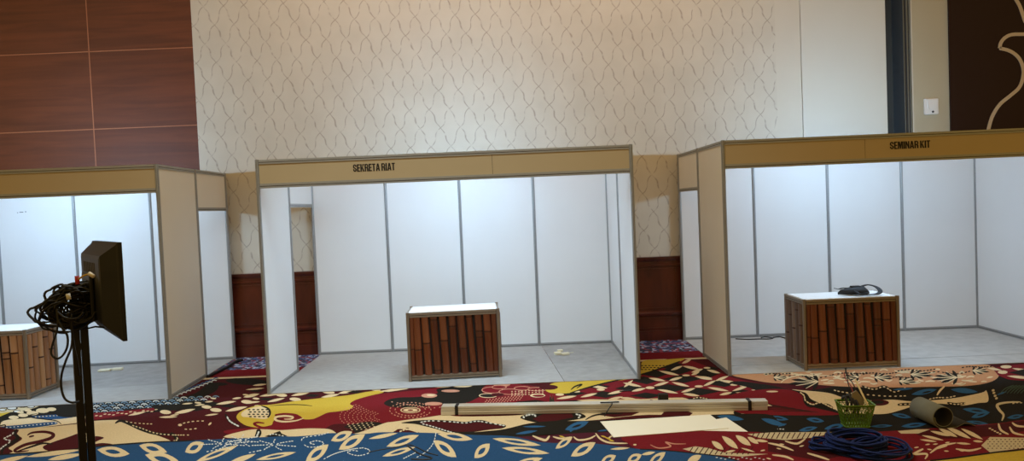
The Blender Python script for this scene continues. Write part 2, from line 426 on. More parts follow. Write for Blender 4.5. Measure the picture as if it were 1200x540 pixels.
# kawung petals left of the middle booth
for a in ((186, 489, 208, 488.2, 1.2), (204, 484.6, 229, 479.2, 2.0), (150, 487, 171, 482.5, 1.3), (213, 473.5, 226, 472.3, .9), (240, 486.8, 256, 484.8, 1), (253, 473.6, 277, 470, 1.6),
          (264, 481.8, 290, 476.4, 1.9), (272, 467.2, 283, 465.8, 1.1), (285, 465.4, 304, 461.4, 1.8), (240, 471, 250, 470, .9), (228, 475, 240, 473.6, .9), (288, 456.5, 310, 454.6, 1), (304, 464.3, 335, 459, 1.8),
          (285, 471.8, 305, 470.6, 1.2), (313, 471, 334, 466.2, 1.5), (341, 463.6, 364, 459.2, 1.7), (376, 465.6, 398, 461.8, 1.6), (396, 461, 419, 456.4, 1.8), (296, 451.6, 313, 450, 1.1), (199, 487, 210, 485.6, .8)):
    petal(*a)
for a in ((194, 482.8, 6.6, 2.4), (242, 476.7, 5.8, 2), (253, 480.3, 6.8, 2.3), (289.5, 470.8, 7, 2.2), (300, 467, 4, 1.2), (330, 462.8, 6.6, 2), (346, 467.8, 6.8, 2.1), (385, 459.4, 7.2, 1.9), (440, 456.2, 6, 1.6), (303, 476, 5, 1.5), (232, 472, 4, 1), (250, 467, 3.4, .9), (288, 462.5, 3.6, .9)):
    ell(*a[:4], 'cream', .08)
for a in ((228, 479.6, 13, 2.2), (268, 475.6, 12, 2), (312, 467.4, 10, 1.8), (366, 463.4, 9, 1.8), (322, 458.8, 10, 1.2), (357, 458.6, 12, 1.4), (416, 459.2, 10, 1.5), (206, 480, 8, 1.4), (296, 478.6, 9, 1.4), (300, 458, 9, 1.4)):
    poly([(a[0]-a[2], a[1]+.6), (a[0]-2, a[1]-a[3]), (a[0]+a[2], a[1]-.6), (a[0]+2, a[1]+a[3])], 'dark')
# re-lay petals over diamonds
for a in ((204, 484.6, 229, 479.2, 1.8), (264, 481.8, 290, 476.4, 1.7), (304, 464.3, 335, 459, 1.6), (341, 463.6, 364, 459.2, 1.6)): petal(*a)
# --- centre red field and yellow cloud
poly([(262, 505), (280, 512), (300, 512), (390, 507), (450, 500), (520, 494), (560, 480), (640, 470), (660, 460), (600, 449), (560, 449), (500, 456), (440, 462), (400, 468), (356, 480), (330, 490), (300, 500)], 'red')
poly([(277, 489), (284, 481), (300, 475.5), (318, 474), (345, 470), (375, 466.5), (408, 463), (430, 459), (446, 457.6), (449, 460), (436, 463), (418, 468), (410, 473), (414, 476), (408, 480), (396, 482), (384, 483.5), (374, 488), (366, 491), (356, 491), (352, 487.5), (345, 485.4), (334, 486), (322, 485.8), (324, 489), (320, 494), (318, 498), (308, 501), (298, 500.5), (286, 497.5)], 'yellow')
poly([(283, 484), (290, 479.5), (306, 475.8), (316, 480), (317, 487), (310, 491), (292, 489), (284, 488)], 'cream')
for r_ in range(4):
    for k in range(5):
        ell(292+k*5.2+(r_ % 2)*1.5, 480+r_*2.7, 1.7, .8, 'dark')
stroke([(306, 475.5), (314, 478.5), (316.5, 484), (314, 489.5)], 2.0, 'dark')
stroke([(322, 486), (334, 485), (347, 486.8), (348, 490), (338, 492.6), (328, 491.6), (333, 489.4)], 3.2, 'red')
stroke([(356, 490), (346, 493), (332, 494), (323, 492), (324, 488.6), (334, 487.4), (343, 488.6), (341, 490.8), (333, 491)], 2.2, 'cream')
stroke([(320, 498), (308, 501), (298, 497), (302, 495), (310, 496)], 2.4, 'red')
stroke([(264, 485), (268, 492), (275, 497), (282, 500)], 2.8, 'dark'); dots([(265.5, 487), (269, 493), (275, 497), (281, 500)], 3, 2.0, .8, 'white')
stroke([(316, 475.4), (335, 474.2), (352, 474.2), (366, 475.6)], .9, 'dark')
# dotted concentric fan
for k in range(9):
    r = 11+k*4.0
    dots([(452+r*math.cos(t)*1.25, 488+r*math.sin(t)*.42) for t in [PI*.62+PI*.66*j/7 for j in range(8)]], 2.6, .8, .34, 'pink')
# dark blobs
poly([(450, 473), (456, 468), (470, 465.5), (490, 465), (512, 461), (512, 456), (530, 452), (560, 449.5), (600, 446.5), (580, 446.5), (565, 455), (566, 462), (556, 468), (546, 472), (530, 474), (514, 474), (500, 476), (478, 477.5), (460, 477)], 'dark')
poly([(380, 505), (388, 498), (400, 496.5), (420, 497), (436, 496), (444, 494.5), (446, 497), (436, 501), (420, 505), (404, 508.5), (394, 508.5)], 'maroon')
poly([(403, 500), (418, 496), (434, 494), (450, 496.5), (440, 499), (428, 502.5), (418, 507.5), (412, 503)], 'dark')
for k in range(4):
    for j in range(6): ell(408+j*5.5+k*1.5, 497.2+k*2.1-j*.3, 1.1, .5, 'cream')
for a in ((516, 452.2, 14, 1.8), (528, 450.2, 12, 1.6), (541, 451.6, 13, 2.2), (535, 447.6, 9, 1.4)): ell(*a[:4], 'cream')
ell(503, 463.5, 9.4, 2.6, 'pink'); ell(505, 463, 5, 1.1, 'cream'); ell(508, 473, 10.5, 2.1, 'pink'); ell(528, 458, 11, 1.6, 'pink')
poly([(444, 458.5), (468, 454), (484, 453.2), (476, 456), (456, 459)], 'cream')
# eye
ell(481, 480.5, 12, 3.6, 'cream'); ell(481, 480.5, 10.6, 2.9, 'red'); ell(481, 480.6, 8.6, 2.1, 'cream'); ell(481, 480.6, 3.2, .9, 'red')
for rr in (1.0, 1.35): dots([(481+18*rr*math.cos(t), 480.5+6.6*rr*math.sin(t)) for t in [2*PI*j/12 for j in range(13)]], 3.4, 1.1, .5, 'pink')
dots([(455, 470), (480, 474.5), (506, 478), (530, 474.5), (548, 472.5)], 3.2, 1, .45, 'pink')
# rosette right of centre
for x, y in ((588, 450.5),): ell(x, y, 10, 2.6, 'pink')
for a in ((577, 457, 13, 4.0), (598, 459, 14, 3.6), (585, 453.6, 9, 2.4), (612, 455, 10, 2.6), (630, 456, 12, 2.4)): 
    ell(*a[:4], 'pink'); ell(a[0], a[1], a[2]-1.2, a[3]-.7, 'red')
ell(572, 463.5, 11, 2.7, 'cream'); ell(572, 463.5, 9.6, 2.0, 'dark'); ell(583, 462.5, 8, 2, 'maroon')
for k in range(13):
    for j in range(4): ell(566+k*3.6+j*1.5, 474.5-j*1.9-k*.55, .9, .55, 'pink', -.9)
for k in range(10):
    for j in range(3): ell(600+k*4.0, 463-j*2.1-k*.2, .9, .5, 'cream')
# cream band along the middle, under the bundle
poly([(262, 512), (290, 504), (308, 503), (330, 504), (360, 502), (386, 503), (398, 509), (420, 507), (450, 496), (462, 494), (500, 489), (522, 486), (540, 488), (600, 487), (618, 484), (600, 478), (620, 473), (640, 471), (660, 470), (690, 468), (720, 468), (790, 465), (815, 470), (860, 478), (880, 484), (830, 488), (760, 486), (700, 492), (660, 495), (600, 502), (585, 506), (550, 511), (510, 508), (460, 509), (430, 511), (400, 511), (350, 512), (300, 514)], 'cream')
stroke([(303, 503), (303, 508), (300, 513)], 5, 'dark'); dots([(304, 504), (302, 509), (300, 513)], 2.6, 1.8, .9, 'white')
poly([(310, 511.5), (318, 508.5), (328, 505), (330, 508), (337, 511), (346, 512.5), (330, 513.5)], 'dark'); dots([(313, 511), (320, 508.6), (330, 510.5), (340, 512.5)], 3.2, 1.3, .6, 'white')
# maroon serpent shapes with dotted edge
poly([(470, 495.6), (486, 493), (505, 492), (530, 493), (545, 494.4), (556, 492.6), (566, 492.5), (578, 496), (592, 498), (590, 501.6), (574, 503.6), (560, 505.6), (545, 508), (525, 507), (512, 503), (498, 499.5), (486, 496.8)], 'dark')
poly([(492, 496), (510, 494), (530, 495.4), (546, 496.6), (560, 494.6), (572, 497), (588, 499), (586, 501.5), (566, 504.5), (545, 506), (528, 505), (512, 500.5)], 'maroon')
dots([(490, 495.6), (505, 493.2), (530, 494.4), (545, 495.6), (558, 493.6), (570, 495), (590, 498.6)], 3.6, 1.6, .6, 'white')
dots([(492, 495.8), (506, 499.5), (520, 504), (532, 507.4)], 3.2, 1.5, .6, 'white')
poly([(458, 508), (466, 503), (478, 501), (484, 505), (494, 507.5), (480, 508.5)], 'maroon'); dots([(466, 507), (474, 503.6), (480, 503)], 3, 1.5, .8, 'cream')
stroke([(450, 497), (462, 501), (478, 503), (490, 507)], 1.4, 'cream')
for x0, x1, y0 in ((610, 686, 493), (596, 640, 0),):
    if y0: 
        poly([(x0, y0-3), (x0+8, y0-8), (x0+22, y0-9), (x1-16, y0-9.6), (x1-4, y0-8), (x1, y0-4), (x1-16, y0-.4), (x1-40, y0+2), (x0+20, y0+2.4)], 'dark')
        poly([(x0+14, y0-2), (x0+26, y0-7.6), (x1-16, y0-8.4), (x1-14, y0-4), (x1-34, y0), (x0+22, y0+1.4)], 'maroon')
        dots([(x0+6, y0-2), (x0+4, y0-5), (x0+14, y0-7.5), (x0+18, y0-5)], 3, 1.6, .9, 'white')
        dots([(x1-14, y0-8.6), (x1-6, y0-6), (x1-8, y0-3.6)], 3, 1.6, .8, 'white')
poly([(700, 486), (716, 480), (740, 479), (752, 482), (740, 487), (720, 489)], 'maroon')
poly([(772, 489), (778, 483), (800, 480), (812, 484), (806, 489), (790, 491)], 'maroon')
stroke([(686, 492), (696, 487), (712, 484.6), (730, 485)], 1.8, 'dark')
# --- right centre : kawung field between the booths
poly([(640, 470), (648, 462), (672, 452), (700, 445), (735, 440), (760, 432), (776, 422), (800, 420), (830, 430), (860, 443), (905, 452), (960, 464), (930, 478), (880, 480), (850, 474), (810, 466), (740, 468), (690, 468), (660, 471)], 'red')
DM = [(782, 427.5, 17, 4), (795, 433.5, 17, 4), (828, 437.5, 15, 4.4), (756, 445.8, 16, 3.4), (800, 444, 22, 3.6), (768, 438, 16, 3.4), (847, 449, 20, 3.4), (785, 455, 22, 3.6), (738, 455, 16, 3), (820, 459, 22, 3.2), (870, 461, 20, 3.4), (708, 462.4, 18, 3), (758, 463.5, 18, 2.6), (850, 471, 18, 2), (700, 453, 14, 2), (670, 461, 16, 2.4), (834, 432, 8, 2), (883, 451, 14, 1.6)]
for x, y, w, h in DM:
    poly([(x-w*1.12, y+.4), (x-2, y-h*1.35), (x+w*1.12, y-.4), (x+2, y+h*1.35)], 'dark')
KP = [(799, 426, 810, 421.2), (800, 429, 820, 433), (810, 436.6, 824, 432.4), (772, 434.6, 796, 440), (816, 441.6, 835, 443.6), (810, 439.6, 820, 435.6), (828, 433.4, 844, 437.4),
      (838, 446.6, 854, 440.6), (760, 443, 780, 446.6), (784, 446, 800, 442), (814, 441, 835, 445), (824, 452.6, 839, 446), (842, 445.6, 866, 449.4), (731, 454, 742, 445.4), (730, 448.6, 752, 453.2),
      (766, 452.4, 784, 447.6), (787, 448, 808, 453), (798, 460, 815, 455), (829, 454, 854, 458.4), (858, 458.4, 878, 452), (712, 462, 732, 457.6), (740, 458.6, 757, 455), (770, 456.4, 795, 461), (862, 460, 890, 464), (843, 463, 858, 460),
      (711, 469, 730, 465), (800, 461.5, 820, 464), (680, 465.6, 700, 461), (652, 467.6, 676, 464), (667, 455, 688, 450), (690, 452, 712, 455), (700, 449.4, 716, 445), (878, 464.6, 902, 468.6), (880, 457, 905, 461), (786, 434, 800, 429), (726, 466, 748, 468.6)]
for a in KP: petal(*a, 1.5)
for a in ((761.8, 454.4, 5.2, 1.6), (704, 456.6, 4.8, 1.4), (804, 440, 4.4, 1.1), (819, 452.8, 5, 1.3), (828.6, 431.2, 4, 1), (656, 462.5, 5, 1.4), (860, 451, 4.4, 1.2), (676, 459, 4, 1.1), (872, 452, 5, 1.2), (747, 468.5, 5, 1)): ell(*a[:4], 'cream')
poly([(640, 455), (650, 448.6), (680, 447), (705, 445), (735, 441), (742, 438), (751, 434), (754, 423), (780, 421.4), (802, 420), (796, 424), (776, 431), (756, 437.6), (744, 443), (712, 448.4), (690, 454), (668, 460.6), (650, 461), (641, 459)], 'yellow')
stroke([(741, 441), (756, 437.6), (776, 431), (797, 423.6)], 1.4, 'dark', taper=False); stroke([(668, 460.6), (690, 454), (712, 448.4), (744, 441)], 1.6, 'dark')
for r_ in range(3):
    for k in range(8-r_*2): ell(752.5+k*4.2+(r_ % 2)*2, 428.6+r_*2.3, 1.5, .6, 'dark')
stroke([(669, 457), (674, 453), (682, 450.6), (676, 455)], 1.6, 'dark')
ell(643, 454, 11, 3, 'maroon'); ell(630, 463.5, 9, 2.3, 'cream'); ell(631, 463.8, 7, 1.4, 'red')
poly([(600, 476), (606, 470.6), (628, 468.6), (638, 470), (632, 473), (612, 475.6)], 'dark'); dots([(604, 474.5), (618, 473), (630, 471.6)], 3.2, 1.3, .5, 'cream')
poly([(648, 474), (656, 470), (674, 469), (686, 471), (676, 474), (660, 474.6)], 'dark'); dots([(655, 473), (668, 472.4), (680, 471.2)], 3.2, 1.3, .5, 'cream')
poly([(760, 475), (762, 468), (766, 469), (766, 474)], 'maroon'); 
poly([(806, 467.6), (818, 464.8), (832, 467), (826, 470), (812, 470)], 'dark'); dots([(810, 468), (818, 466), (830, 467.6)], 3, 1.3, .5, 'cream'); dots([(812, 469.6), (826, 469.6)], 3, 1.3, .5, 'cream')
# --- right field : salmon island, dark sea, cream wave
poly([(855, 449), (870, 447), (905, 452), (940, 458), (985, 452), (1010, 450), (1080, 444), (1140, 438), (1198, 433), (1330, 424), (1400, 470), (1300, 492), (1200, 493), (1168, 497), (1050, 505.5), (1000, 507), (940, 508), (900, 508), (877, 506.7), (850, 500), (862, 488), (861, 485.5), (905, 486), (960, 474), (905, 466), (880, 455)], 'dark')
poly([(858, 440), (868, 436), (900, 434.6), (960, 431), (1040, 429), (1100, 427), (1150, 427), (1166, 431), (1171, 437), (1168, 444), (1155, 449.4), (1130, 452.6), (1085, 453.6), (1040, 454.4), (985, 453), (940, 449.6), (905, 449), (880, 445)], 'salmon')
random.seed(3)
for k in range(70):
    x = random.uniform(885, 1160); y = random.uniform(434, 450); 
    if (x < 930 and y > 444): continue
    l = random.uniform(6, 14); stroke([(x-l/2, y+random.uniform(-1, 1)), (x, y+random.uniform(-1.6, 1.6)), (x+l/2, y+random.uniform(-1, 1))], 1.5, 'cream' if k % 3 else 'pale', 3)
for cx, cy, sc in ((948, 446.5, 1.4), (1000, 441, .8), (1032, 441.5, .9), (1075, 438, 1), (1112, 441.6, 1.25), (912, 441.5, .7), (1146, 433.6, .8), (1060, 446, .8)):
    d0 = random.choice((-1, 1))
    for k in range(6):
        t = -PI*.42+k*PI*.17; L_ = (26-3*abs(k-3)+random.uniform(-3, 3))*sc*d0
        petal(cx-8*sc*d0, cy+1, cx-8*sc*d0+L_*math.cos(t), cy+1+7*sc*math.sin(t), 1.5*sc, 'dark')
    for k in range(5):
        t = -PI*.34+k*PI*.17; L_ = 22*sc*d0
        stroke([(cx-8*sc*d0, cy+1), (cx-8*sc*d0+L_*.5*math.cos(t), cy+1.4+3*sc*math.sin(t)), (cx-8*sc*d0+L_*math.cos(t), cy+1+6.6*sc*math.sin(t))], .8, 'cream', 3)
    dots([(cx-26*sc, cy-2), (cx-12*sc, cy-4.5*sc), (cx+6*sc, cy-3), (cx+20*sc, cy-5*sc)], 3.2, 1.5, .6, 'dark')
stroke([(915, 449), (922, 444), (940, 440), (975, 441)], 1.3, 'cream')
# red wing left of the cream wave
poly([(845, 470), (860, 462), (880, 458), (905, 456), (925, 457), (938, 462), (945, 472), (955, 478), (984, 486), (930, 487), (890, 486), (862, 483)], 'red')
for k in range(7):
    stroke([(852+k*9, 470+k*2.0), (880+k*10, 472+k*1.7), (905+k*9, 474+k*1.6)], .7, 'dark', 3)
ell(905, 459, 7, 1, 'cream')
# cream wave and dotted border
poly([(928, 457), (940, 458), (970, 461), (986, 466), (1000, 470), (1020, 470), (1046, 469), (1068, 471), (1090, 470), (1120, 467), (1150, 461), (1156, 458.6), (1158, 471), (1146, 473), (1128, 476), (1106, 474), (1080, 474), (1060, 480), (1040, 485.4), (1020, 486), (1004, 485), (985, 484.6), (972, 474.6), (960, 472.5), (950, 468), (944, 461)], 'cream')
ell(1030, 472.6, 12, 3.6, 'maroon'); ell(1028, 472, 8, 2, 'dark')
stroke([(936, 459), (943, 464), (944, 471), (950, 476), (962, 474.6), (974, 480), (985, 485)], 3.8, 'dark')
dots([(936, 459.4), (942, 464), (944, 470), (952, 474.6), (962, 472.6), (974, 478), (986, 483)], 3, 1.7, .7, 'cream')
stroke([(860, 483), (868, 488), (874, 495), (890, 501), (905, 504)], 6, 'dark'); dots([(865, 485), (878, 490), (884, 493), (876, 498)], 3.2, 1.5, .7, 'cream'); dots([(862, 494), (876, 500), (890, 503), (910, 504)], 3.2, 1.5, .6, 'cream'); dots([(884, 500), (892, 497), (898, 502)], 3, 1.3, .6, 'cream')
for a in ((964, 456.6, 1000, 457.4), (1000, 457.5, 1040, 456.6)): petal(*a, 1.8, 'dark')
for pts in (([(974, 457), (990, 460.6), (1014, 463), (1040, 465), (1062, 464.6)]), ([(1010, 452.8), (1024, 457), (1036, 454), (1048, 460), (1060, 455.6)]), ([(1082, 471), (1096, 467), (1110, 466.6), (1120, 464.6)]), ([(1110, 472.6), (1120, 474.6), (1132, 473)]), ([(1052, 475), (1070, 474)])):
    stroke(pts, 3.2, 'dark'); dots(pts, 3.4, 1.5, .6, 'cream')
petal(1068, 463, 1098, 457, 3, 'bblue'); petal(1080, 461.5, 1092, 459, 1, 'dark'); petal(1114, 457, 1146, 460, 3, 'bblue'); petal(1046, 457.6, 1070, 456, 1.3, 'bblue'); petal(1168, 463, 1180, 459, 1, 'bblue')
stroke([(1098, 464), (1102, 458), (1107, 453.4)], 2, 'cream')
poly([(860, 474.6), (900, 474), (905, 476), (870, 477)], 'cream')
# blue leaves in the dark band
for x0, y0, x1, y1, w in ((900, 488.6, 924, 492, 2.6), (905, 500, 922, 497, 1.6), (945, 491, 966, 494, 2.8), (936, 505, 958, 501, 2.6), (966, 503, 990, 498, 3.2), (1045, 486, 1068, 490, 2.6), (1056, 500, 1086, 497, 2.8), (1128, 480, 1160, 484, 3.2), (1138, 490, 1160, 484, 3), (1132, 494, 1158, 497, 2), (1180, 490, 1200, 487, 2.4), (890, 490, 908, 496, 2.6), (868, 493, 888, 489, 2), (1020, 500, 1046, 499, 1.8), (1190, 498, 1216, 495, 2.4)):
    petal(x0, y0, x1, y1, w, 'bblue'); petal(x0+(x1-x0)*.3, y0+(y1-y0)*.3, x0+(x1-x0)*.75, y0+(y1-y0)*.75, w*.3, 'dark')
dots([(900, 503.6), (912, 503), (920, 503.5)], 3, 1.2, .5, 'white')
# far right
dots([(1163, 455), (1165, 462), (1168, 468)], 3.0, 1.3, 1.5, 'pale')
stroke([(1196, 471.6), (1180, 472.4), (1169, 475), (1171, 481), (1176, 487), (1174, 494)], 2.6, 'pale'); dots([(1184, 475), (1192, 472.6), (1212, 474)], 3.2, 1.5, .6, 'pale')
for k in range(7): stroke([(1172+k*4, 462), (1178+k*4, 456), (1188+k*4, 452)], .8, 'green', 3)
poly([(1168, 438), (1172, 430), (1250, 424), (1330, 424), (1300, 436), (1230, 446), (1190, 446), (1176, 443)], 'red')
ell(1179, 430.2, 6.6, 1.9, 'cream'); ell(1175, 436.6, 5.8, 2, 'cream'); petal(1157, 431.6, 1174, 434.4, 1.3); petal(1180, 441, 1210, 444, 1.6); petal(1186, 432, 1210, 436, 1.4); petal(1156, 443, 1164, 441.6, 1)
poly([(1182, 437), (1200, 433), (1230, 435), (1200, 441)], 'dark')
# --- black band with blue leaf, centre
poly([(520, 510), (540, 508), (565, 506), (592, 503), (620, 496.5), (650, 494), (703, 493), (760, 490), (800, 488), (861, 485.5), (905, 487), (910, 505), (877, 507), (800, 506), (702, 507), (660, 509), (637, 510), (600, 513), (553, 511)], 'dark')
petal(662, 504, 690, 494.6, 4.2, 'bblue'); petal(670, 501.6, 682, 497.6, 1.3, 'dark'); petal(604, 509, 630, 505, 1.6, 'bblue'); petal(612, 500.4, 640, 500, 1.1, 'bblue'); petal(700, 505.6, 714, 504, .8, 'bblue')
petal(840, 488, 872, 492, 3, 'bblue'); petal(892, 491, 920, 499, 3, 'bblue')
stroke([(672, 503), (668, 506)], 2, 'bblue')
# --- plum band with cream scrolls
poly([(600, 513), (640, 511), (660, 509), (702, 507), (760, 507), (800, 520), (780, 530), (750, 527.5), (696, 521), (637, 519.6)], 'plum')
stroke([(624, 511), (634, 515), (640, 516), (644, 511)], 2.6, 'cream'); stroke([(648, 512), (658, 514.4), (670, 512.4)], 2, 'cream')
stroke([(672, 512), (678, 516), (690, 514.6), (698, 510.6)], 2, 'cream'); stroke([(698, 508), (704, 515), (716, 519.4), (738, 519.8)], 2, 'cream'); stroke([(712, 515), (718, 511), (726, 512)], 1.6, 'cream')
for x, y in ((658, 512), (664, 515), (712, 514), (716, 516.6), (707, 512)): petal(x-3, y-1, x+4, y+1, .9, 'yellow')
# --- lower right red band
poly([(750, 528), (735, 520), (728, 514), (740, 505), (877, 506.7), (900, 508), (1000, 507), (1050, 505.5), (1168, 497), (1200, 493), (1330, 484), (1400, 540), (1100, 545), (990, 546), (861, 541), (783, 530)], 'red')
poly([(900, 512), (940, 508), (985, 508), (1010, 512), (1010, 530), (960, 541), (900, 530)], 'maroon')
poly([(1074, 507), (1120, 502), (1168, 498), (1200, 494), (1240, 494), (1200, 506), (1140, 514), (1090, 514)], 'maroon')
def hatch(poly_pts, dx, ang, col):
    poly(poly_pts, 'maroon' if col == 'cream' else col)
poly([(876, 509.5), (904, 507.6), (985, 507), (950, 514), (920, 516.6), (890, 514)], 'pale')
for k in range(16): stroke([(880+k*6, 515), (884+k*6, 508)], .9, 'maroon', 1, False)
poly([(800, 527), (815, 524), (830, 526), (850, 531.6), (900, 533), (870, 536), (820, 533)], 'pale')
for k in range(12): stroke([(806+k*6.4, 533.6), (812+k*6.4, 525)], .9, 'maroon', 1, False)
poly([(1150, 523), (1160, 513), (1200, 514), (1260, 506), (1260, 520), (1200, 526), (1160, 531)], 'pale')
for r_ in range(5):
    for k in range(14): ell(1158+k*5+(r_ % 2)*2, 516+r_*2.6, 1, .5, 'maroon')
poly([(1052, 506), (1074, 504), (1090, 504), (1076, 509), (1056, 509)], 'pale')
for a in ((834, 518, 848, 528, 3.2), (846, 512, 865, 527, 3.6), (862, 511, 880, 523, 3.6), (876, 513, 889, 521, 2.6), (884, 516.6, 900, 518.4, 1.6), (850, 531, 862, 529, 1.2), (868, 526, 885, 531, 1), (1100, 503, 1122, 513, 2.4), (1108, 501, 1138, 515, 2.6), (1090, 506, 1114, 512, 1.8), (1126, 503, 1152, 516, 2.2), (1080, 511, 1106, 517, 1.5), (1078, 516, 1098, 518.6, 1.2), (1140, 517.6, 1152, 518.6, 1.3), (1120, 520, 1138, 521.4, 1.2)): petal(*a)
stroke([(762, 522), (772, 526), (786, 524), (780, 519), (790, 521), (804, 521)], 1.4, 'pink'); ell(744, 522, 2, 1, 'cream')
random.seed(11)
for pts in ([(1090, 532), (1102, 524), (1120, 520)], [(1096, 527), (1110, 523)], [(1056, 528), (1070, 533), (1086, 533), (1084, 539)], [(1070, 533), (1082, 527)], [(920, 518), (934, 521), (944, 515)], [(900, 520), (914, 523), (930, 529)], [(1170, 497), (1173, 505), (1182, 510)], [(1183, 501), (1188, 508), (1200, 511)], [(1120, 527), (1136, 529), (1150, 526)], [(946, 532), (960, 536), (972, 540)], [(905, 534), (920, 536), (930, 540)], [(1186, 496), (1192, 500), (1204, 501)]):
    stroke(pts, 2.2, 'cream')
for k in range(26):
    x = random.uniform(890, 1150); y = random.uniform(520, 538)
    if 955 < x < 1050: continue
    petal(x-3, y, x+3, y+random.uniform(-1.5, 1.5), .8)
for k in range(5): ell(1160+k*3, 503+k*1.6, 1.6, .8, 'cream')
# yellow corner
poly([(1040, 546), (1120, 538), (1165, 532), (1200, 528), (1300, 514), (1330, 560), (1040, 570)], 'yellow')
stroke([(1090, 541), (1120, 537.6), (1165, 531.4), (1200, 527.6), (1300, 513.5)], 1.8, 'dark', taper=False)
# --- blue foreground band
poly([(-260, 560), (-100, 543), (0, 534.5), (63, 530.6), (97, 526.6), (110, 524), (134, 522.7), (150, 522), (181, 519.5), (229, 517), (300, 513.7), (355, 511), (389, 508.5), (426, 509.5), (450, 507.5), (511, 508.5), (553, 510.7), (600, 512.3), (637, 519.6), (696, 520.8), (750, 527.5), (783, 529.5), (839, 535.5), (861, 540), (900, 560), (900, 700), (-260, 700)], 'blue')
stroke([(-100, 542), (0, 534), (63, 530.2), (97, 526.2), (134, 522.3), (181, 519), (206, 518.2), (228, 517)], 1.4, 'dark', taper=False)
stroke([(750, 527.5), (783, 529.3), (839, 535.3), (864, 541)], 1.2, 'dark', taper=False)
def bleaf(x0, y0, x1, y1, w, hole=True):
    petal(x0, y0, x1, y1, w, 'cream')
    if hole: petal(x0+(x1-x0)*.24, y0+(y1-y0)*.24, x0+(x1-x0)*.72, y0+(y1-y0)*.72, w*.42, 'blue')
for a in ((-10, 545, 33, 535, 2.2, 0), (30, 536.6, 96, 528, 2.2, 0), (56, 540, 97, 533, 2.4, 0), (114, 528, 152, 533, 5), (163, 523, 196, 531, 5), (170, 534, 213, 545, 6), (217, 531, 239, 520, 5.4), (228, 543, 279, 523, 3.2), (266, 545, 300, 533, 2.5, 0), (300, 540, 347, 531, 2.6), (358, 543, 385, 522, 5.4), (388, 517.6, 413, 507, 4.4), (397, 528, 428, 510, 5.2), (432, 515.4, 466, 508.6, 1.8, 0), (453, 524.4, 491, 511, 4.0), (448, 536, 487, 525, 2.8),
          (508, 517, 535, 537, 5.4), (556, 538, 574, 521, 5.2), (513, 509.6, 554, 516, 3.8), (577, 515, 634, 523, 3.0), (588, 526, 644, 532.5, 3.2), (651, 527, 671, 513, 3.4), (669, 536, 698, 519.6, 5), (600, 547, 636, 538, 3.4), (704, 544, 722, 535, 4), (735, 542, 752, 534, 4), (715, 527.6, 738, 526, 1.2, 0), (760, 546, 780, 531, 4), (805, 543, 822, 535, 3.4, 0), (335, 512.6, 386, 508, 1.0, 0), (752, 534, 768, 531, 1.6, 0), (-40, 548, 0, 540, 3)):
    bleaf(*a[:4], a[4]*1.2, hole=(len(a) < 6))
# stems of the foreground leaves and dotted scrolls
for pts in ([(378, 540), (392, 533), (410, 528), (425, 526)], [(487, 538), (500, 530), (508, 520), (511, 508)], [(470, 540), (488, 531)]):
    dots(pts, 2.0, 1.3, .5, 'white')
dots([(353, 520), (356, 514), (374, 511), (385, 508)], 3, 1.4, .5, 'white'); dots([(355, 521), (362, 525), (375, 524), (379, 520), (371, 517.6), (363, 520), (369, 522)], 3, 1.4, .5, 'white')
dots([(425, 526), (432, 528), (432, 532), (420, 535), (408, 532), (412, 529), (421, 530)], 3, 1.4, .5, 'white')
random.seed(5)
for cx, cy, rx in ((262, 521, 26), (322, 522, 26), (285, 517, 20)):
    for k in range(7):
        t = 2*PI*k/7+.3
        dots([(cx, cy), (cx+rx*.5*math.cos(t)-2, cy+4*math.sin(t)), (cx+rx*math.cos(t), cy+7.4*math.sin(t))], 2.8, 1.3, .5, 'white')
dots([(240, 531), (258, 527), (270, 521), (295, 519)], 2.8, 1.4, .5, 'white'); dots([(290, 532), (305, 529)], 2.8, 1.4, .5, 'white')
for k in range(12): ell(840+k*5, 537.4+(k % 3), 1.4, .5, 'white')
weave()
floor = struct(mesh_obj('floor', fb, CM))

# ---------------------------------------------------------------- booths
HB = 2.5; PW = .99
def octo(bm, x, y, z0, z1, r=.02):
    pts = []
    for k in range(8):
        a = k*PI/4
        for da, rr in ((-.30, 1.0), (-.10, 1.0), (-.10, .72), (.10, .72), (.10, 1.0), (.30, 1.0)):
            pts.append((x+r*rr*math.cos(a+da), y+r*rr*math.sin(a+da)))
    prism(bm, pts, z0, z1, 0)
    n0 = len(bm.faces)
def post(parent, x, y):
    bm = bmesh.new(); octo(bm, x, y, 0, HB)
    box(bm, (x-.015, y-.015, HB), (x+.015, y+.015, HB+.003), 1)
    bm.faces.ensure_lookup_table()
    for f in bm.faces:       # the slots of the extrusion are dark
        c = f.calc_center_median()
        if math.hypot(c.x-x, c.y-y) < .0152 and f.normal.z < .5 and c.z < HB and c.z > 0.01: f.material_index = 1
    return mesh_obj('post', bm, [M_alu, M_groove], parent)
def rail(parent, p, q, z, h=.045, w=.018, name='rail'):
    """horizontal extrusion from p to q (x,y), with a groove line on both faces"""
    p = Vector(p); q = Vector(q); d = (q-p); L = d.length; t = d/L; a = math.atan2(t.y, t.x)
    bm = bmesh.new(); g = .02
    box(bm, (g, -w/2, 0), (L-g, w/2, h*.36)); box(bm, (g, -w/2, h*.50), (L-g, w/2, h))
    box(bm, (g, -w/2+.004, h*.36), (L-g, w/2-.004, h*.50), 1)
    return mesh_obj(name, bm, [M_alu, M_groove], parent, (p.x, p.y, z), (0, 0, a))
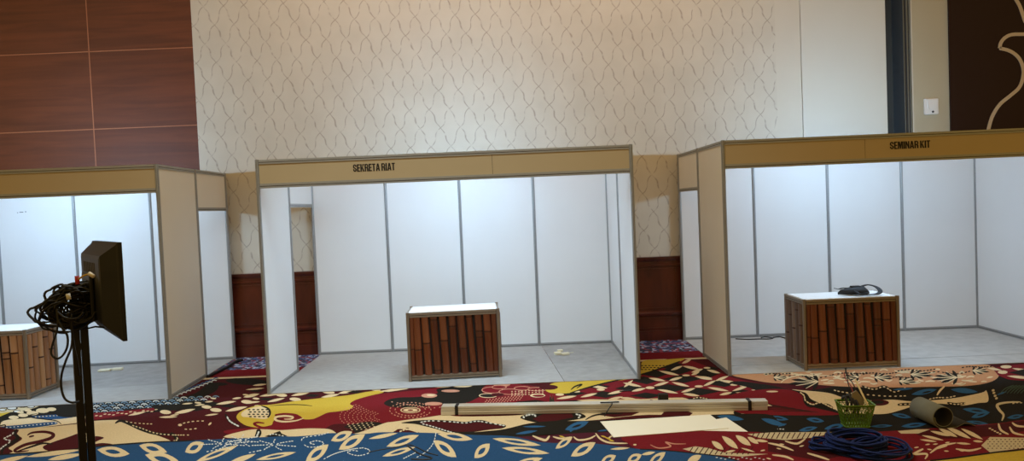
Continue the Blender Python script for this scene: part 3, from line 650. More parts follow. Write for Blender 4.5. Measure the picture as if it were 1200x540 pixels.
def panel(parent, p, q, z0, z1, m_in, m_out, name='wall_panel', flip=1):
    """laminate sheet with an inner and an outer face colour"""
    p = Vector(p); q = Vector(q); d = q-p; L = d.length; a = math.atan2(d.y, d.x); g = .017
    bm = bmesh.new(); box(bm, (g, -.002, z0), (L-g, .002, z1), 0)
    bm.normal_update()
    for f in bm.faces:
        c = f.calc_center_median()
        if c.y*flip < -.001: f.material_index = 1
    return mesh_obj(name, bm, [m_in, m_out], parent, (p.x, p.y, 0), (0, 0, a))
# condensed heavy capitals, drawn on a cell one unit high; each letter is (width, list of outlines)
SW = .19; HW = .15
def _bar(x0, z0, x1, z1): return [(x0, z0), (x1, z0), (x1, z1), (x0, z1)]
def _arc(cx, cz, rx, rz, a0, a1, t, n=8):
    o = [(cx+rx*math.cos(a0+(a1-a0)*k/n), cz+rz*math.sin(a0+(a1-a0)*k/n)) for k in range(n+1)]
    i_ = [(cx+(rx-t)*math.cos(a0+(a1-a0)*k/n), cz+(rz-HW)*math.sin(a0+(a1-a0)*k/n)) for k in range(n, -1, -1)]
    return o+i_
W0 = .54
GL = {
 'I': (SW+.02, [_bar(0, 0, SW+.02, 1)]),
 'E': (.44, [_bar(0, 0, SW, 1), _bar(SW, 0, .44, HW), _bar(SW, .42, .41, .42+HW), _bar(SW, 1-HW, .44, 1)]),
 'T': (.48, [_bar(.24-SW/2, 0, .24+SW/2, 1-HW), _bar(0, 1-HW, .48, 1)]),
 'K': (.56, [_bar(0, 0, SW, 1), [(SW, .38), (.34, 1), (.55, 1), (SW+.04, .38)], [(SW, .52), (.36, 0), (.57, 0), (.33, .62)]]),
 'A': (.58, [[(0, 0), (.19, 0), (.32, .92), (.30, 1), (.18, 1)], [(.39, 0), (.58, 0), (.40, 1), (.28, 1), (.27, .9)], _bar(.16, .2, .42, .34)]),
 'M': (.70, [_bar(0, 0, .17, 1), _bar(.53, 0, .70, 1), [(.15, 1), (.17, .6), (.29, 0), (.38, 0), (.38, .35), (.27, 1)], [(.55, 1), (.53, .6), (.41, 0), (.32, 0), (.32, .35), (.43, 1)]]),
 'N': (.54, [_bar(0, 0, .17, 1), _bar(.37, 0, .54, 1), [(.15, 1), (.17, .62), (.39, 0), (.39, .40), (.19, 1)]]),
 'R': (.54, [_bar(0, 0, SW, 1), _bar(SW, 1-HW, .34, 1), _bar(SW, .43, .34, .43+HW), _arc(.34, .715, .20, .285, -PI/2, PI/2, .17), [(.30, .46), (.36, 0), (.55, 0), (.53, .42), (.44, .5)]]),
 'S': (.52, [_arc(.26, .72, .26, .28, .0, PI, .18), _bar(0, .62, .18, .73), _bar(.34, .66, .52, .73), [(0, .63), (.18, .63), (.52, .38), (.52, .25), (.34, .26), (.34, .34), (.03, .53)], _arc(.26, .28, .26, .28, PI, 2*PI, .18), _bar(0, .27, .18, .35)]),
}
def text_mesh(name, s, parent, x, z, y, height, width, mat_):
    bm = bmesh.new(); cx = 0; segs = []
    for ch in s:
        if ch == ' ': cx += .17; continue
        w_, outs = GL[ch]
        for o_ in outs: segs.append([(cx+a, b_) for a, b_ in o_])
        cx += w_+.055
    sx = width/(cx-.055)
    for o_ in segs: prism(bm, [(a*sx, b_*height) for a, b_ in o_], -.002, 0, 0, 'y')
    return mesh_obj(name, bm, mat_, parent, (x, y, z))
ZR = .045
def booth(label, loc, rotz, left_door, right_door, seam, text, tx, tw, gap=0):
    b = thing('exhibition_booth', label, 'booth', loc, rotz, 'white exhibition booths along the wall')
    X = 4*PW; Y = 2*PW
    # posts
    for i in range(5): post(b, i*PW, Y)
    for x in (0, X): post(b, x, 0); post(b, x, PW)
    # back wall
    for i in range(4):
        p, q = (i*PW, Y), ((i+1)*PW, Y)
        panel(b, p, q, ZR, HB-ZR, M_outer, M_white)
        rail(b, p, q, 0); rail(b, p, q, HB-ZR)
    # side walls
    for x, door, fl in ((0, left_door, 1), (X, right_door, -1)):
        for j in range(2):
            p, q = (x, j*PW), (x, (j+1)*PW)
            rail(b, p, q, HB-ZR)
            if j == 1 and door:
                rail(b, p, q, 2.0); panel(b, p, q, 2.0+ZR, HB-ZR, M_outer, M_white, 'header_panel', fl)
            else:
                rail(b, p, q, 0); panel(b, p, q, ZR, HB-ZR, M_outer, M_white, 'wall_panel', fl)
    # fascia
    p, q = (0, 0), (X, 0)
    rail(b, p, q, HB-ZR, ZR, .02, 'fascia_rail'); rail(b, p, q, 2.2, .05, .02, 'fascia_rail')
    fa = []
    for x0, x1 in ((.02, seam-.002), (seam+.002, X-.02)):
        bm = bmesh.new(); box(bm, (x0, -.003, 2.25), (x1, .003, HB-ZR)); fa.append(mesh_obj('fascia_board', bm, M_fascia, b))
    bm = bmesh.new(); box(bm, (seam-.003, -.001, 2.25), (seam+.003, .002, HB-ZR)); mesh_obj('fascia_joint', bm, M_groove, b)
    if text:
        par = fa[0] if tx < seam else fa[1]
        text_mesh('lettering', text, par, tx, 2.335, -.0032, .078, tw, M_black)['label'] = 'black capital lettering'
    # the tube lamp behind the fascia belongs to the booth
    return b
X1 = -4*PW
r1 = .0471
b1 = booth('left booth with plain unlettered fascia and outer side panel, behind the monitor stand', (-1.0476+X1*math.cos(r1), -.035+X1*math.sin(r1), 0), r1, False, True, 1.5, None, 0, 0)
b2 = booth('middle booth with SEKRETARIAT on its fascia', (0, 0, 0), 0, True, False, 2.49, 'SEKRETA RIAT', 1.015, .445)
b3 = booth('right booth with SEMINAR KIT on its fascia', (4.929, -.0146, 0), .0004, True, False, 1.5, 'SEMINAR KIT', 1.762, .424)
p_ = b1.matrix_basis.inverted() @ onY(20, 249, 1.72)
bm = bmesh.new()
for dx, dz, l in ((-.06, -.004, .012), (-.03, 0, .05), (.04, .004, .02)): box(bm, (p_.x+dx, 2*PW-.0045, p_.z+dz), (p_.x+dx+l, 2*PW-.0025, p_.z+dz+.008))
mesh_obj('scuff_mark', bm, M_black, b1)['label'] = 'small black scuff mark'
# tube lamps behind the fascias
M_tube = mat('lamp_tube', (235, 240, 255), .3)
M_tube.node_tree.nodes['Principled BSDF'].inputs['Emission Color'].default_value = (.44, .70, 1.0, 1)
M_tube.node_tree.nodes['Principled BSDF'].inputs['Emission Strength'].default_value = 400
M_tube_b = M_tube.copy(); M_tube_b.name = 'lamp_tube_bright'
M_tube_b.node_tree.nodes['Principled BSDF'].inputs['Emission Strength'].default_value = 520
def lamp(booth_, m_t, x, label):
    t = thing('tube_lamp', label, 'lamp', booth_.matrix_basis @ Vector((x, .10, 2.40)), booth_.rotation_euler.z, 'tube lamps behind the fascias')
    bm = bmesh.new(); box(bm, (-.62, -.085, .0), (.62, -.045, .05), 0, .006); mesh_obj('lamp_body', bm, M_plastic, t)
    bm = bmesh.new(); tube(bm, [(-.6, -.02, .02), (.6, -.02, .02)], .014, 10); mesh_obj('tube', bm, m_t, t)
    for s in (-.61, .59):
        bm = bmesh.new(); box(bm, (s, -.05, .0), (s+.02, .0, .04)); mesh_obj('end_cap', bm, M_plastic, t)
    return t
lamp(b1, M_tube_b, 1.98, 'white tube lamp behind the fascia of the left booth')
lamp(b2, M_tube, 1.98, 'white tube lamp behind the fascia of the middle booth')
lamp(b3, M_tube, 1.98, 'white tube lamp behind the fascia of the right booth')

# ---------------------------------------------------------------- grey felt strips on the booth floors
def sheet(name, pts, z0, z1, m, label, cat, group=None, base=None, rot=0):
    bm = bmesh.new(); prism(bm, pts, z0, z1)
    o = mesh_obj(name, bm, m, None, base, (0, 0, rot)); return tag(o, label, cat, group)
gc = 'grey felt strips on the booth floors'
sheet('floor_covering', [(.011, .0), (3.16, .0), (3.0, 1.968), (.011, 1.968)], .003, .007, M_felt, 'pale grey felt covering most of the middle booth floor', 'carpet', gc)
sheet('floor_covering', [(3.165, .0), (3.949, .0), (3.949, 1.968), (3.005, 1.968)], .003, .0065, M_felt2, 'darker grey felt strip along the right side of the middle booth floor', 'carpet', gc)
sheet('floor_covering', [(.011, .02), (3.949, .02), (3.949, .40), (.011, .40)], .003, .007, M_felt3, 'narrow grey felt strip along the open front of the right booth', 'carpet', gc, (4.929, -.0146, 0))
sheet('floor_covering', [(.011, .412), (3.949, .412), (3.949, 1.968), (.011, 1.968)], .003, .0065, M_felt3, 'wide grey felt strip reaching the back wall of the right booth', 'carpet', gc, (4.929, -.0146, 0))
B1 = b1.location.copy()
sheet('floor_covering', [(.011, .0), (3.949, .0), (3.949, .72), (.011, .5)], .003, .007, M_felt, 'grey felt strip along the open front of the left booth', 'carpet', gc, B1, r1)
sheet('floor_covering', [(.011, .503), (3.949, .723), (3.949, 1.968), (.011, 1.968)], .003, .0065, M_felt2, 'grey felt strip reaching the back wall of the left booth', 'carpet', gc, B1, r1)

# ---------------------------------------------------------------- bamboo fronted counters
M_bam = [wood('bamboo_%d' % k, a, b_, (9, 9, .8), .4) for k, (a, b_) in enumerate((((94, 48, 27), (114, 60, 32)), ((80, 40, 23), (100, 52, 28)), ((104, 56, 30), (124, 68, 38))))]
M_bnode = mat('bamboo_joint', (64, 32, 16), .6)
M_bback = mat('bamboo_gap', (24, 14, 10), .8)
M_frame = mat('counter_frame', (150, 138, 122), .45, .5, var=.1, vscale=15)
M_top = mat('white_counter_top', (238, 240, 240), .25)
M_bam2 = [wood('tan_bamboo_%d' % k, a, b_, (9, 9, .8), .5) for k, (a, b_) in enumerate((((150, 104, 66), (172, 124, 82)), ((134, 92, 60), (158, 112, 74)), ((160, 116, 76), (182, 138, 94))))]  # paler tan set of bamboo tones
M_bam3 = [wood('grey_brown_bamboo_%d' % k, a, b_, (9, 9, .8), .5) for k, (a, b_) in enumerate((((96, 74, 60), (116, 92, 74)), ((84, 64, 52), (104, 82, 66)), ((108, 86, 70), (124, 102, 84))))]  # greyer brown set of bamboo tones
def bamboo(parent, L, H, loc, rot, poles, ms=None):
    """relief panel of split bamboo poles in the xz plane, facing -y"""
    bm = bmesh.new(); box(bm, (0, .0, 0), (L, .006, H), 3)
    for (x0, x1, r, nodes, mi) in poles:
        n = 8; zs = [0]
        r *= .90
        for nd in sorted(nodes): zs += [nd-.018, nd-.008, nd, nd+.008, nd+.018]
        zs += [H]; prev = None
        for i, z in enumerate(zs):
            cx = x0+(x1-x0)*z/H; rr = r
            for nd in nodes:
                if abs(z-nd) < .001: rr = r*.94
                elif abs(z-nd) < .009: rr = r*1.07
            ring = []
            for k in range(n+1):
                t = PI*k/n; xx = min(L-.001, max(.001, cx-rr*math.cos(t)))
                ring.append(bm.verts.new((xx, -rr*.8*math.sin(t), z)))
            if prev:
                dark = any(zs[i-1] >= nd-.0085 and z <= nd+.0085 for nd in nodes)
                for k in range(n):
                    f = bm.faces.new((prev[k], prev[k+1], ring[k+1], ring[k])); f.material_index = 4 if dark else mi; f.smooth = True
            prev = ring
    o = mesh_obj('bamboo_panel', bm, (ms or M_bam)+[M_bback, M_bnode], parent, loc, rot)
    return o
random.seed(2)
FP = [(.01, .015, .036, [.30], 0), (.085, .075, .045, [.29], 0), (.185, .165, .044, [.36], 2), (.29, .262, .043, [.045, .625], 1), (.385, .362, .044, [.38], 2), (.48, .468, .043, [.54], 1), (.59, .562, .047, [.28], 1), (.69, .655, .036, [.10, .64], 0), (.775, .755, .042, [.40, .47], 1), (.87, .852, .045, [.46], 0), (.94, .93, .036, [], 1)]
SP = [(.04, .03, .042, [.28], 0), (.135, .12, .042, [.5], 1), (.225, .21, .042, [.36], 2), (.315, .30, .042, [.08, .58], 1), (.40, .39, .042, [.42], 0)]
def counter(label, loc, rot, front=None, side=None):
    HT = .76
    t = thing('display_counter', label, 'counter', loc, rot, 'bamboo fronted counters in the booths')
    w, d = 1.0, .5
    for x in (0, w):
        for y in (0, d):
            bm = bmesh.new(); octo(bm, x, y, 0, HT+.008, .019); mesh_obj('post', bm, M_frame, t)
    for z, h in ((.02, .05), (HT-.05, .05)):
        for p, q in (((0, 0), (w, 0)), ((w, 0), (w, d)), ((0, d), (w, d)), ((0, 0), (0, d))):
            o = rail(t, p, q, z, h, .02); o.data.materials[0] = M_frame
    hh = HT-.12
    sc = hh/.66
    fp = [(a, b_, r, [n*sc for n in nd], mi) for a, b_, r, nd, mi in FP]
    sp = [(a, b_, r, [n*sc for n in nd], mi) for a, b_, r, nd, mi in SP]
    bamboo(t, .96, hh, (.02, .004, .07), (0, 0, 0), fp, front)
    bamboo(t, .46, hh, (w-.004, .02, .07), (0, 0, PI/2), sp, side)
    bamboo(t, .46, hh, (.004, d-.02, .07), (0, 0, -PI/2), sp, side)
    bm = bmesh.new(); box(bm, (.012, .012, HT-.004), (w-.012, d-.012, HT+.006), 0, .002); mesh_obj('counter_top', bm, M_top, t)['label'] = 'white top board'
    return t
c2_ = counter('bamboo fronted counter with bare white top in the middle booth', (1.475, .275, .007), .055)
c3_ = counter('bamboo fronted counter carrying a black bag, in the right booth', (5.765, .045, .0065), .0, None, M_bam3)
c1_ = counter('bamboo fronted counter in the left booth, cut off by the photo edge', (-3.71, .19, .007), .0, M_bam2, M_bam2)

# ---------------------------------------------------------------- black bag on the right counter
M_bag = mat('black_nylon', (22, 22, 24), .7, bump=.4, bscale=40)
bg_ = thing('waist_bag', 'small black bag with loose strap lying on the right counter', 'bag', (6.41, .22, .782))
bm = bmesh.new()
prof = [(-.20, .004, .016), (-.17, .022, .028), (-.10, .06, .036), (0, .07, .042), (.09, .06, .038), (.13, .025, .022), (.145, .006, .01)]
prev = None
for i, (x, ry, rz) in enumerate(prof):
    ring = [bm.verts.new((x, ry*math.cos(t)*(1+.15*math.sin(3*t+i)), rz+rz*math.sin(t)*(1+.2*math.cos(2*t+i)))) for t in [2*PI*k/12 for k in range(12)]]
    if prev:
        for k in range(12): bm.faces.new((prev[k], prev[(k+1) % 12], ring[(k+1) % 12], ring[k])).smooth = True
    else: bm.faces.new(ring[::-1])
    prev = ring
bm.faces.new(prev); mesh_obj('bag_body', bm, M_bag, bg_)
def strap(parent, pts, w, th, m, name='strap'):
    bm = bmesh.new(); P = crom(pts, 5); prev = None
    for i, p in enumerate(P):
        a = P[max(0, i-1)]; b = P[min(len(P)-1, i+1)]; t = (b-a).normalized(); s = Vector((0, 0, 1)).cross(t)
        if s.length < .1: s = Vector((0, 1, 0))
        s.normalize(); n = t.cross(s)
        ring = [bm.verts.new(p+s*w/2*c+n*th/2*d_) for c, d_ in ((-1, -1), (1, -1), (1, 1), (-1, 1))]
        if prev:
            for k in range(4): bm.faces.new((prev[k], prev[(k+1) % 4], ring[(k+1) % 4], ring[k]))
        else: bm.faces.new(ring[::-1])
        prev = ring
    bm.faces.new(prev); return mesh_obj(name, bm, m, parent, smooth=False)
strap(bg_, [(.06, .03, .075), (.14, .02, .095), (.205, -.03, .075), (.215, -.10, .035), (.16, -.13, .012), (.08, -.13, .008), (-.0, -.11, .01), (-.05, -.06, .05)], .045, .009, M_bag)
strap(bg_, [(-.08, 0, .07), (-.14, .01, .072), (-.19, -.01, .064), (-.24, .0, .075)], .034, .006, M_bag)
bm = bmesh.new(); box(bm, (-.06, -.03, .078), (.04, .02, .094), 0, .004); mesh_obj('flap', bm, M_bag, bg_)

# ---------------------------------------------------------------- monitor on its stand, with hanging cables
M_blk = mat('black_powder_coat', (16, 16, 18), .45, spec=.4)
M_blk2 = mat('black_plastic_shell', (22, 26, 34), .5, spec=.4)
ang = math.radians(-51.3)
SX, SY = .60, -4.12
st = thing('monitor_stand', 'tall black double pole stand carrying the monitor, left foreground', 'stand', (SX, SY, 0), ang)
for y in (-.026, .010):
    bm = bmesh.new(); box(bm, (-.017, y-.016, .02), (.017, y+.016, 1.62), 0, .004); mesh_obj('pole', bm, M_blk, st)
bm = bmesh.new(); 
for z in (.4, .9, 1.3): box(bm, (-.012, -.0105, z), (.012, -.0055, z+.03))
mesh_obj('spacer', bm, M_groove, st)
bm = bmesh.new(); box(bm, (-.35, -.25, 0), (.35, .25, .02), 0, .006); mesh_obj('base_plate', bm, M_blk, st)
bm = bmesh.new(); box(bm, (-.12, .028, 1.44), (.12, .045, 1.66), 0, .004); box(bm, (-.05, -.025, 1.46), (.05, .03, 1.49)); box(bm, (-.05, -.025, 1.58), (.05, .03, 1.61)); mesh_obj('bracket', bm, M_blk, st)
mo = thing('monitor', 'black flat screen monitor seen from behind, mounted on the double pole stand', 'monitor', (SX, SY, 1.365), ang)
bm = bmesh.new()
w2, h = .355, .445
def quadring(x, z0, z1, y): return [bm.verts.new(v) for v in ((-x, y, z0), (x, y, z0), (x, y, z1), (-x, y, z1))]
rs = [quadring(w2, 0, h, .132), quadring(w2, 0, h, .115), quadring(w2-.012, .012, h-.012, .108), quadring(w2-.075, .075, h-.06, .052), quadring(w2-.09, .09, h-.075, .048)]
for a, b_ in zip(rs, rs[1:]):
    for k in range(4): bm.faces.new((a[k], a[(k+1) % 4], b_[(k+1) % 4], b_[k]))
bm.faces.new(rs[0]); bm.faces.new(rs[-1][::-1])
mesh_obj('rear_shell', bm, M_blk2, mo)
bm = bmesh.new()
for k in range(9): box(bm, (-.18+k*.04, .0465, .30), (-.165+k*.04, .0485, .35))
mesh_obj('vent_slots', bm, M_groove, mo)
bm = bmesh.new(); box(bm, (-w2+.012, .131, .012), (w2-.012, .1335, h-.012)); mesh_obj('screen', bm, mat('dark_screen', (8, 8, 10), .12), mo)
# bundle of cables hung on the poles
cb = thing('cable_bundle', 'tangle of black cables hanging on the monitor stand', 'cables', (SX-.0, SY-.03, 1.36))
bm = bmesh.new(); random.seed(21)
# loops lie in the plane seen broadside from the front, hanging around a hook on the poles
vx = Vector((.86, .50, 0)); vz = Vector((0, 0, 1)); vy = Vector((.5, -.86, 0))
def loop_pts(cx, cz, rx, rz, off, tilt, turns, n=26, jit=.006):
    P = []
    ph = random.uniform(0, 2*PI)
    for i in range(int(n*turns)+1):
        t = ph+2*PI*i/n
        a = rx*math.cos(t); b_ = rz*math.sin(t)
        x = a*math.cos(tilt)-b_*math.sin(tilt); z = a*math.sin(tilt)+b_*math.cos(tilt)
        P.append(vx*(cx+x+random.uniform(-jit, jit))+vz*(cz+z+random.uniform(-jit, jit))+vy*(off+.02*math.sin(2*t+ph)+.012*i/n))
    return P
for k in range(40):
    P = loop_pts(random.uniform(-.065, .045), .15+random.uniform(-.025, .03), random.uniform(.035, .135), random.uniform(.03, .10), random.uniform(-.01, .06), random.uniform(-.4, .5), random.uniform(.8, 1.6))
    tube(bm, crom(P, 2), .0042 if k % 3 else .0055, 6)
mesh_obj('coiled_cables', bm, mat('black_cable', (14, 14, 16), .5), cb)
bm = bmesh.new()
def at_img(u, v, d):
    r_ = ray(u, v); return CP+r_*d
B0 = cb.location
def hang(pts, r=.005):
    P = [at_img(u, v, d)-B0 for u, v, d in pts]; tube(bm, crom(P, 6), r, 6)
D = 3.18
hang([(67, 366, D), (68, 374, D), (73, 384, D), (79, 394, D), (78.5, 407, D), (73, 417, D), (66, 420, D), (60, 414, D), (62, 402, D), (66, 390, D), (68, 376, D), (67, 362, D)])
hang([(80, 366, D), (84, 385, D+.02), (84, 405, D+.02), (77, 423, D), (72, 440, D), (72, 455, D), (76, 467, D), (84, 471.5, D), (92, 470, D+.05)])
hang([(66, 364, D), (76, 372, D), (90, 373, D), (98, 366, D)])
hang([(84, 368, D), (86, 400, D+.02), (90, 420, D+.03), (93, 440, D+.05)], .004)
mesh_obj('hanging_loop', bm, mat('black_cable', (14, 14, 16), .5), cb)
for nm, colr, pts in (('red_connector', (170, 40, 34), [(90, 323, 3.1), (91, 333, 3.1)]), ('yellow_lead', (200, 160, 50), [(92, 327, 3.08), (98, 323, 3.08), (104, 321, 3.08), (108, 323, 3.08)]), ('white_plug', (222, 216, 200), [(104, 320, 3.07), (110, 324, 3.07)]), ('white_label', (210, 210, 206), [(79.5, 344, 3.06), (81, 351, 3.06)])):
    bm = bmesh.new(); tube(bm, [at_img(*p)-B0 for p in pts], .004 if nm == 'yellow_lead' else .009, 8)
    mesh_obj(nm, bm, mat(nm, colr, .5), cb)['label'] = nm.replace('_', ' ')

# ---------------------------------------------------------------- bundle of aluminium rails on the carpet
pA = G(517, 487); pB = G(900, 481); dv = pB-pA; LB = dv.length
rb = thing('rail_bundle', 'long bundle of wrapped aluminium rails lying on the patterned carpet', 'rails', (pA.x, pA.y, .003), math.atan2(dv.y, dv.x))
M_wrap = mat('wrapped_aluminium', (206, 202, 192), .35, .25, var=.05, vscale=3)
M_cap = mat('bare_aluminium_end', (150, 144, 134), .4, .6)
for y in (0, .05):
    for z in (0, .042):
        off = random.uniform(-.012, .012)
        bm = bmesh.new(); box(bm, (off, y, z), (LB+off, y+.048, z+.04), 0, .004)
        box(bm, (off+.12, y-.001, z+.018), (LB+off-.12, y+.01, z+.022), 1)
        mesh_obj('rail', bm, [M_wrap, M_cap], rb)
for x in (.13, LB-.17):
    bm = bmesh.new(); box(bm, (x, -.004, -.001), (x+.03, .102, .086), 0, .002); mesh_obj('binding_strap', bm, M_black, rb)['label'] = 'black strap'
# small tools on and by the bundle
t_ = thing('hex_key', 'small black tool lying across the rail bundle, above the cream sheets', 'tool', G(716, 474, .088))
bm = bmesh.new(); tube(bm, crom([(-.09, .05, .008), (0, .045, .009), (.08, .05, .008)], 4), .007, 6); tube(bm, crom([(0, .045, .009), (.01, 0, .012), (.0, -.03, .004), (-.04, -.07, -.03), (-.07, -.075, -.08)], 4), .005, 6)
mesh_obj('tool_body', bm, M_black, t_)
bm = bmesh.new(); box(bm, (-.045, -.03, 0), (.045, .03, .07), 0, .006)
tag(mesh_obj('tape_block', bm, M_black, None, G(778, 471)+Vector((0, .03, .003))), 'small black block standing behind the rail bundle', 'block')
bm = bmesh.new()
prism(bm, [(-.03, 0), (-.012, .085), (.005, .04), (.012, .09), (.03, 0)], -.008, .008, 0, 'y')
tag(mesh_obj('clip', bm, mat('dark_grey_plastic', (62, 62, 60), .5), None, G(647, 475)+Vector((0, .03, .003))), 'small grey pointed clip behind the rail bundle', 'clip')
bm = bmesh.new(); box(bm, (-.06, -.01, 0), (.06, .01, .008), 0, .003)
tag(mesh_obj('black_tool', bm, M_black, None, G(733, 458.6)+Vector((0, 0, .003)), (0, 0, .1)), 'thin black tool on the carpet near the right post of the middle booth', 'tool')

# ---------------------------------------------------------------- two cream sheets
M_sheet = mat('cream_sheet', (240, 234, 214), .6)
def flat_sheet(pts, z, label):
    P = [G(u, v, z) for u, v in pts]
    bm = bmesh.new(); prism(bm, [(p.x, p.y) for p in P], z, z+.004)
    return tag(mesh_obj('board_sheet', bm, M_sheet), label, 'board', 'cream boards on the carpet')
flat_sheet([(741.5, 521), (735, 510), (851, 489.5), (877, 506.5)], .003, 'lower cream board, partly under the other one and nearer its right end')
flat_sheet([(719, 512.6), (703.5, 494.2), (832, 486), (853.5, 502)], .0085, 'upper cream board lying on top of the other one, in front of the rails')

# ---------------------------------------------------------------- basket with tools
M_green = mat('green_plastic', (92, 128, 18), .4, trans=.1)
bp_ = G(1006, 501); bk = thing('basket', 'small bright green plastic lattice basket on the carpet', 'basket', (bp_.x, bp_.y+.05, .003), -.1)
bm = bmesh.new()
def rr_(hx, hy, n=4, r=.03):
    P = []
    for cx, cy, a0 in ((hx-r, hy-r, 0), (-hx+r, hy-r, PI/2), (-hx+r, -hy+r, PI), (hx-r, -hy+r, 3*PI/2)):
        for k in range(n+1): P.append((cx+r*math.cos(a0+k*PI/2/n), cy+r*math.sin(a0+k*PI/2/n)))
    return P
lev = [(0, .095, .07), (.195, .128, .095)]
def lvl(f): return rr_(.095+.033*f, .07+.025*f)
def along(P, s):
    n = len(P); L = [math.dist(P[i], P[(i+1) % n]) for i in range(n)]; T = sum(L); s = (s % 1)*T
    for i in range(n):
        if s <= L[i]:
            t = s/L[i]; a, b_ = P[i], P[(i+1) % n]; return (a[0]+(b_[0]-a[0])*t, a[1]+(b_[1]-a[1])*t)
        s -= L[i]
    return P[0]
NB = 30
for k in range(NB):
    for sg in (1, -1):
        pts = []
        for j in range(7):
            f = j/6; x, y = along(lvl(f), k/NB+sg*f*2.6/NB); pts.append((x, y, .012+f*.165))
        tube(bm, pts, 0.0032, 4, cap=False)
for z, f, r in ((.006, 0, .006), (.185, 1, .0065), (.165, .9, .003), (.03, .1, .003)):
    P = [(x, y, z) for x, y in lvl(f)]; P.append(P[0]); P.append(P[1]); tube(bm, P, r, 6, cap=False)
for v_ in bm.verts: pass
mesh_obj('lattice_wall', bm, M_green, bk)
bm = bmesh.new(); prism(bm, lvl(0), .003, .007); mesh_obj('basket_bottom', bm, M_green, bk)
bm = bmesh.new()
Pi = lvl(1); 
for i in range(len(Pi)):
    a, b_ = Pi[i], Pi[(i+1) % len(Pi)]
    q = [bm.verts.new(v) for v in ((a[0]*.99, a[1]*.99, .172), (b_[0]*.99, b_[1]*.99, .172), (b_[0]*1.07, b_[1]*1.07, .19), (a[0]*1.07, a[1]*1.07, .19))]
    bm.faces.new(q)
mesh_obj('basket_rim', bm, M_green, bk)
BL = bk.location
def in_basket(name, bm, m, label, cat): return tag(mesh_obj(name, bm, m, None, BL), label, cat)
def dirpt(u, v, dy):     # point seen at u,v in the vertical plane through the basket (+dy)
    return onY(u, v, BL.y+dy)-BL
bm = bmesh.new(); a = dirpt(1018, 477, -.02); b_ = dirpt(1002.5, 445, .07); tube(bm, [a+(a-b_)*.3, a, b_], [.009, .009, .007], 8)
in_basket('wooden_stick', bm, mat('pale_wood', (212, 186, 128), .6), 'pale wooden stick leaning out of the green basket', 'stick')
bm = bmesh.new()
c = [dirpt(u, v, .03) for u, v in ((998, 460), (1003, 457), (1012, 468), (1011, 476), (1003, 476), (997, 468))]
prism(bm, [(p.x, p.z) for p in c], .02, .03, 0, 'y')
in_basket('trowel', bm, mat('worn_steel_blade', (150, 140, 118), .45, .3), 'grey flat blade standing in the green basket', 'tool')
bm = bmesh.new()
for u0, v0 in ((997, 474), (1001, 478), (992, 476), (1005, 480)):
    tube(bm, crom([dirpt(u0, v0+6, .0), dirpt(u0+1, v0-4, .0), dirpt(u0-3, v0-12, .03), dirpt(u0-5, v0-8, .03)], 4), .011, 6)
in_basket('screwdriver', bm, mat('black_handles', (28, 26, 30), .5), 'dark tool handles inside the green basket', 'tool')
bm = bmesh.new()
tube(bm, crom([dirpt(1000, 462, .06), dirpt(997, 452, .10), dirpt(991, 444, .16), dirpt(989, 437, .2)], 5), .004, 5, 0)
tube(bm, crom([dirpt(1004, 462, .06), dirpt(1000, 450, .10), dirpt(993, 441, .16), dirpt(991, 434, .2)], 5), .004, 5, 1)
tube(bm, crom([dirpt(1001, 466, .04), dirpt(994, 450, .10), dirpt(993, 440, .16), dirpt(990, 431, .2)], 5), .004, 5, 1)
in_basket('wire', bm, [mat('red_wire', (150, 40, 36), .5), M_black], 'thin red and black wires rising from the green basket', 'wire')

# ---------------------------------------------------------------- coil of dark blue cable
cc = G(1000, 530)
bm = bmesh.new(); random.seed(9)
def coil(cx, cy, rx, ry, z, turns, rot, r=.0065, n=30, lift=0):
    r = .0078
    P = []; ph = random.uniform(0, 6)
    for i in range(int(turns*n)+1):
        t = 2*PI*i/n+ph; k = 1+.05*math.sin(t*.37+ph)
        x = rx*k*math.cos(t); y = ry*k*math.sin(t)
        P.append((cx+x*math.cos(rot)-y*math.sin(rot), cy+x*math.sin(rot)+y*math.cos(rot), max(r, z+.012*math.sin(2*t+ph)+lift*math.sin(t)+.004*i/n)))
    tube(bm, P, r, 6)
for k in range(13): coil(.03+random.uniform(-.014, .014), .03+random.uniform(-.014, .014), .20+random.uniform(-.025, .015), .16+random.uniform(-.025, .015), .012+k*.008, 1.5, random.uniform(-.2, .2))
for k in range(5): coil(-.14, .06+random.uniform(-.01, .02), .13+random.uniform(-.02, .02), .10, .02+k*.008, 1.0, -.2)
for k in range(7): coil(.14+random.uniform(-.02, .02), -.10+random.uniform(-.02, .02), .20, .16+random.uniform(-.02, .02), .02+k*.010, 1.0, .3)
cable = mesh_obj('coiled_cable', bm, mat('dark_blue_cable', (14, 34, 88), .6, spec=.2), None, (cc.x, cc.y, .003))
tag(cable, 'heap of coiled dark blue cable on the carpet at the lower right', 'cable')

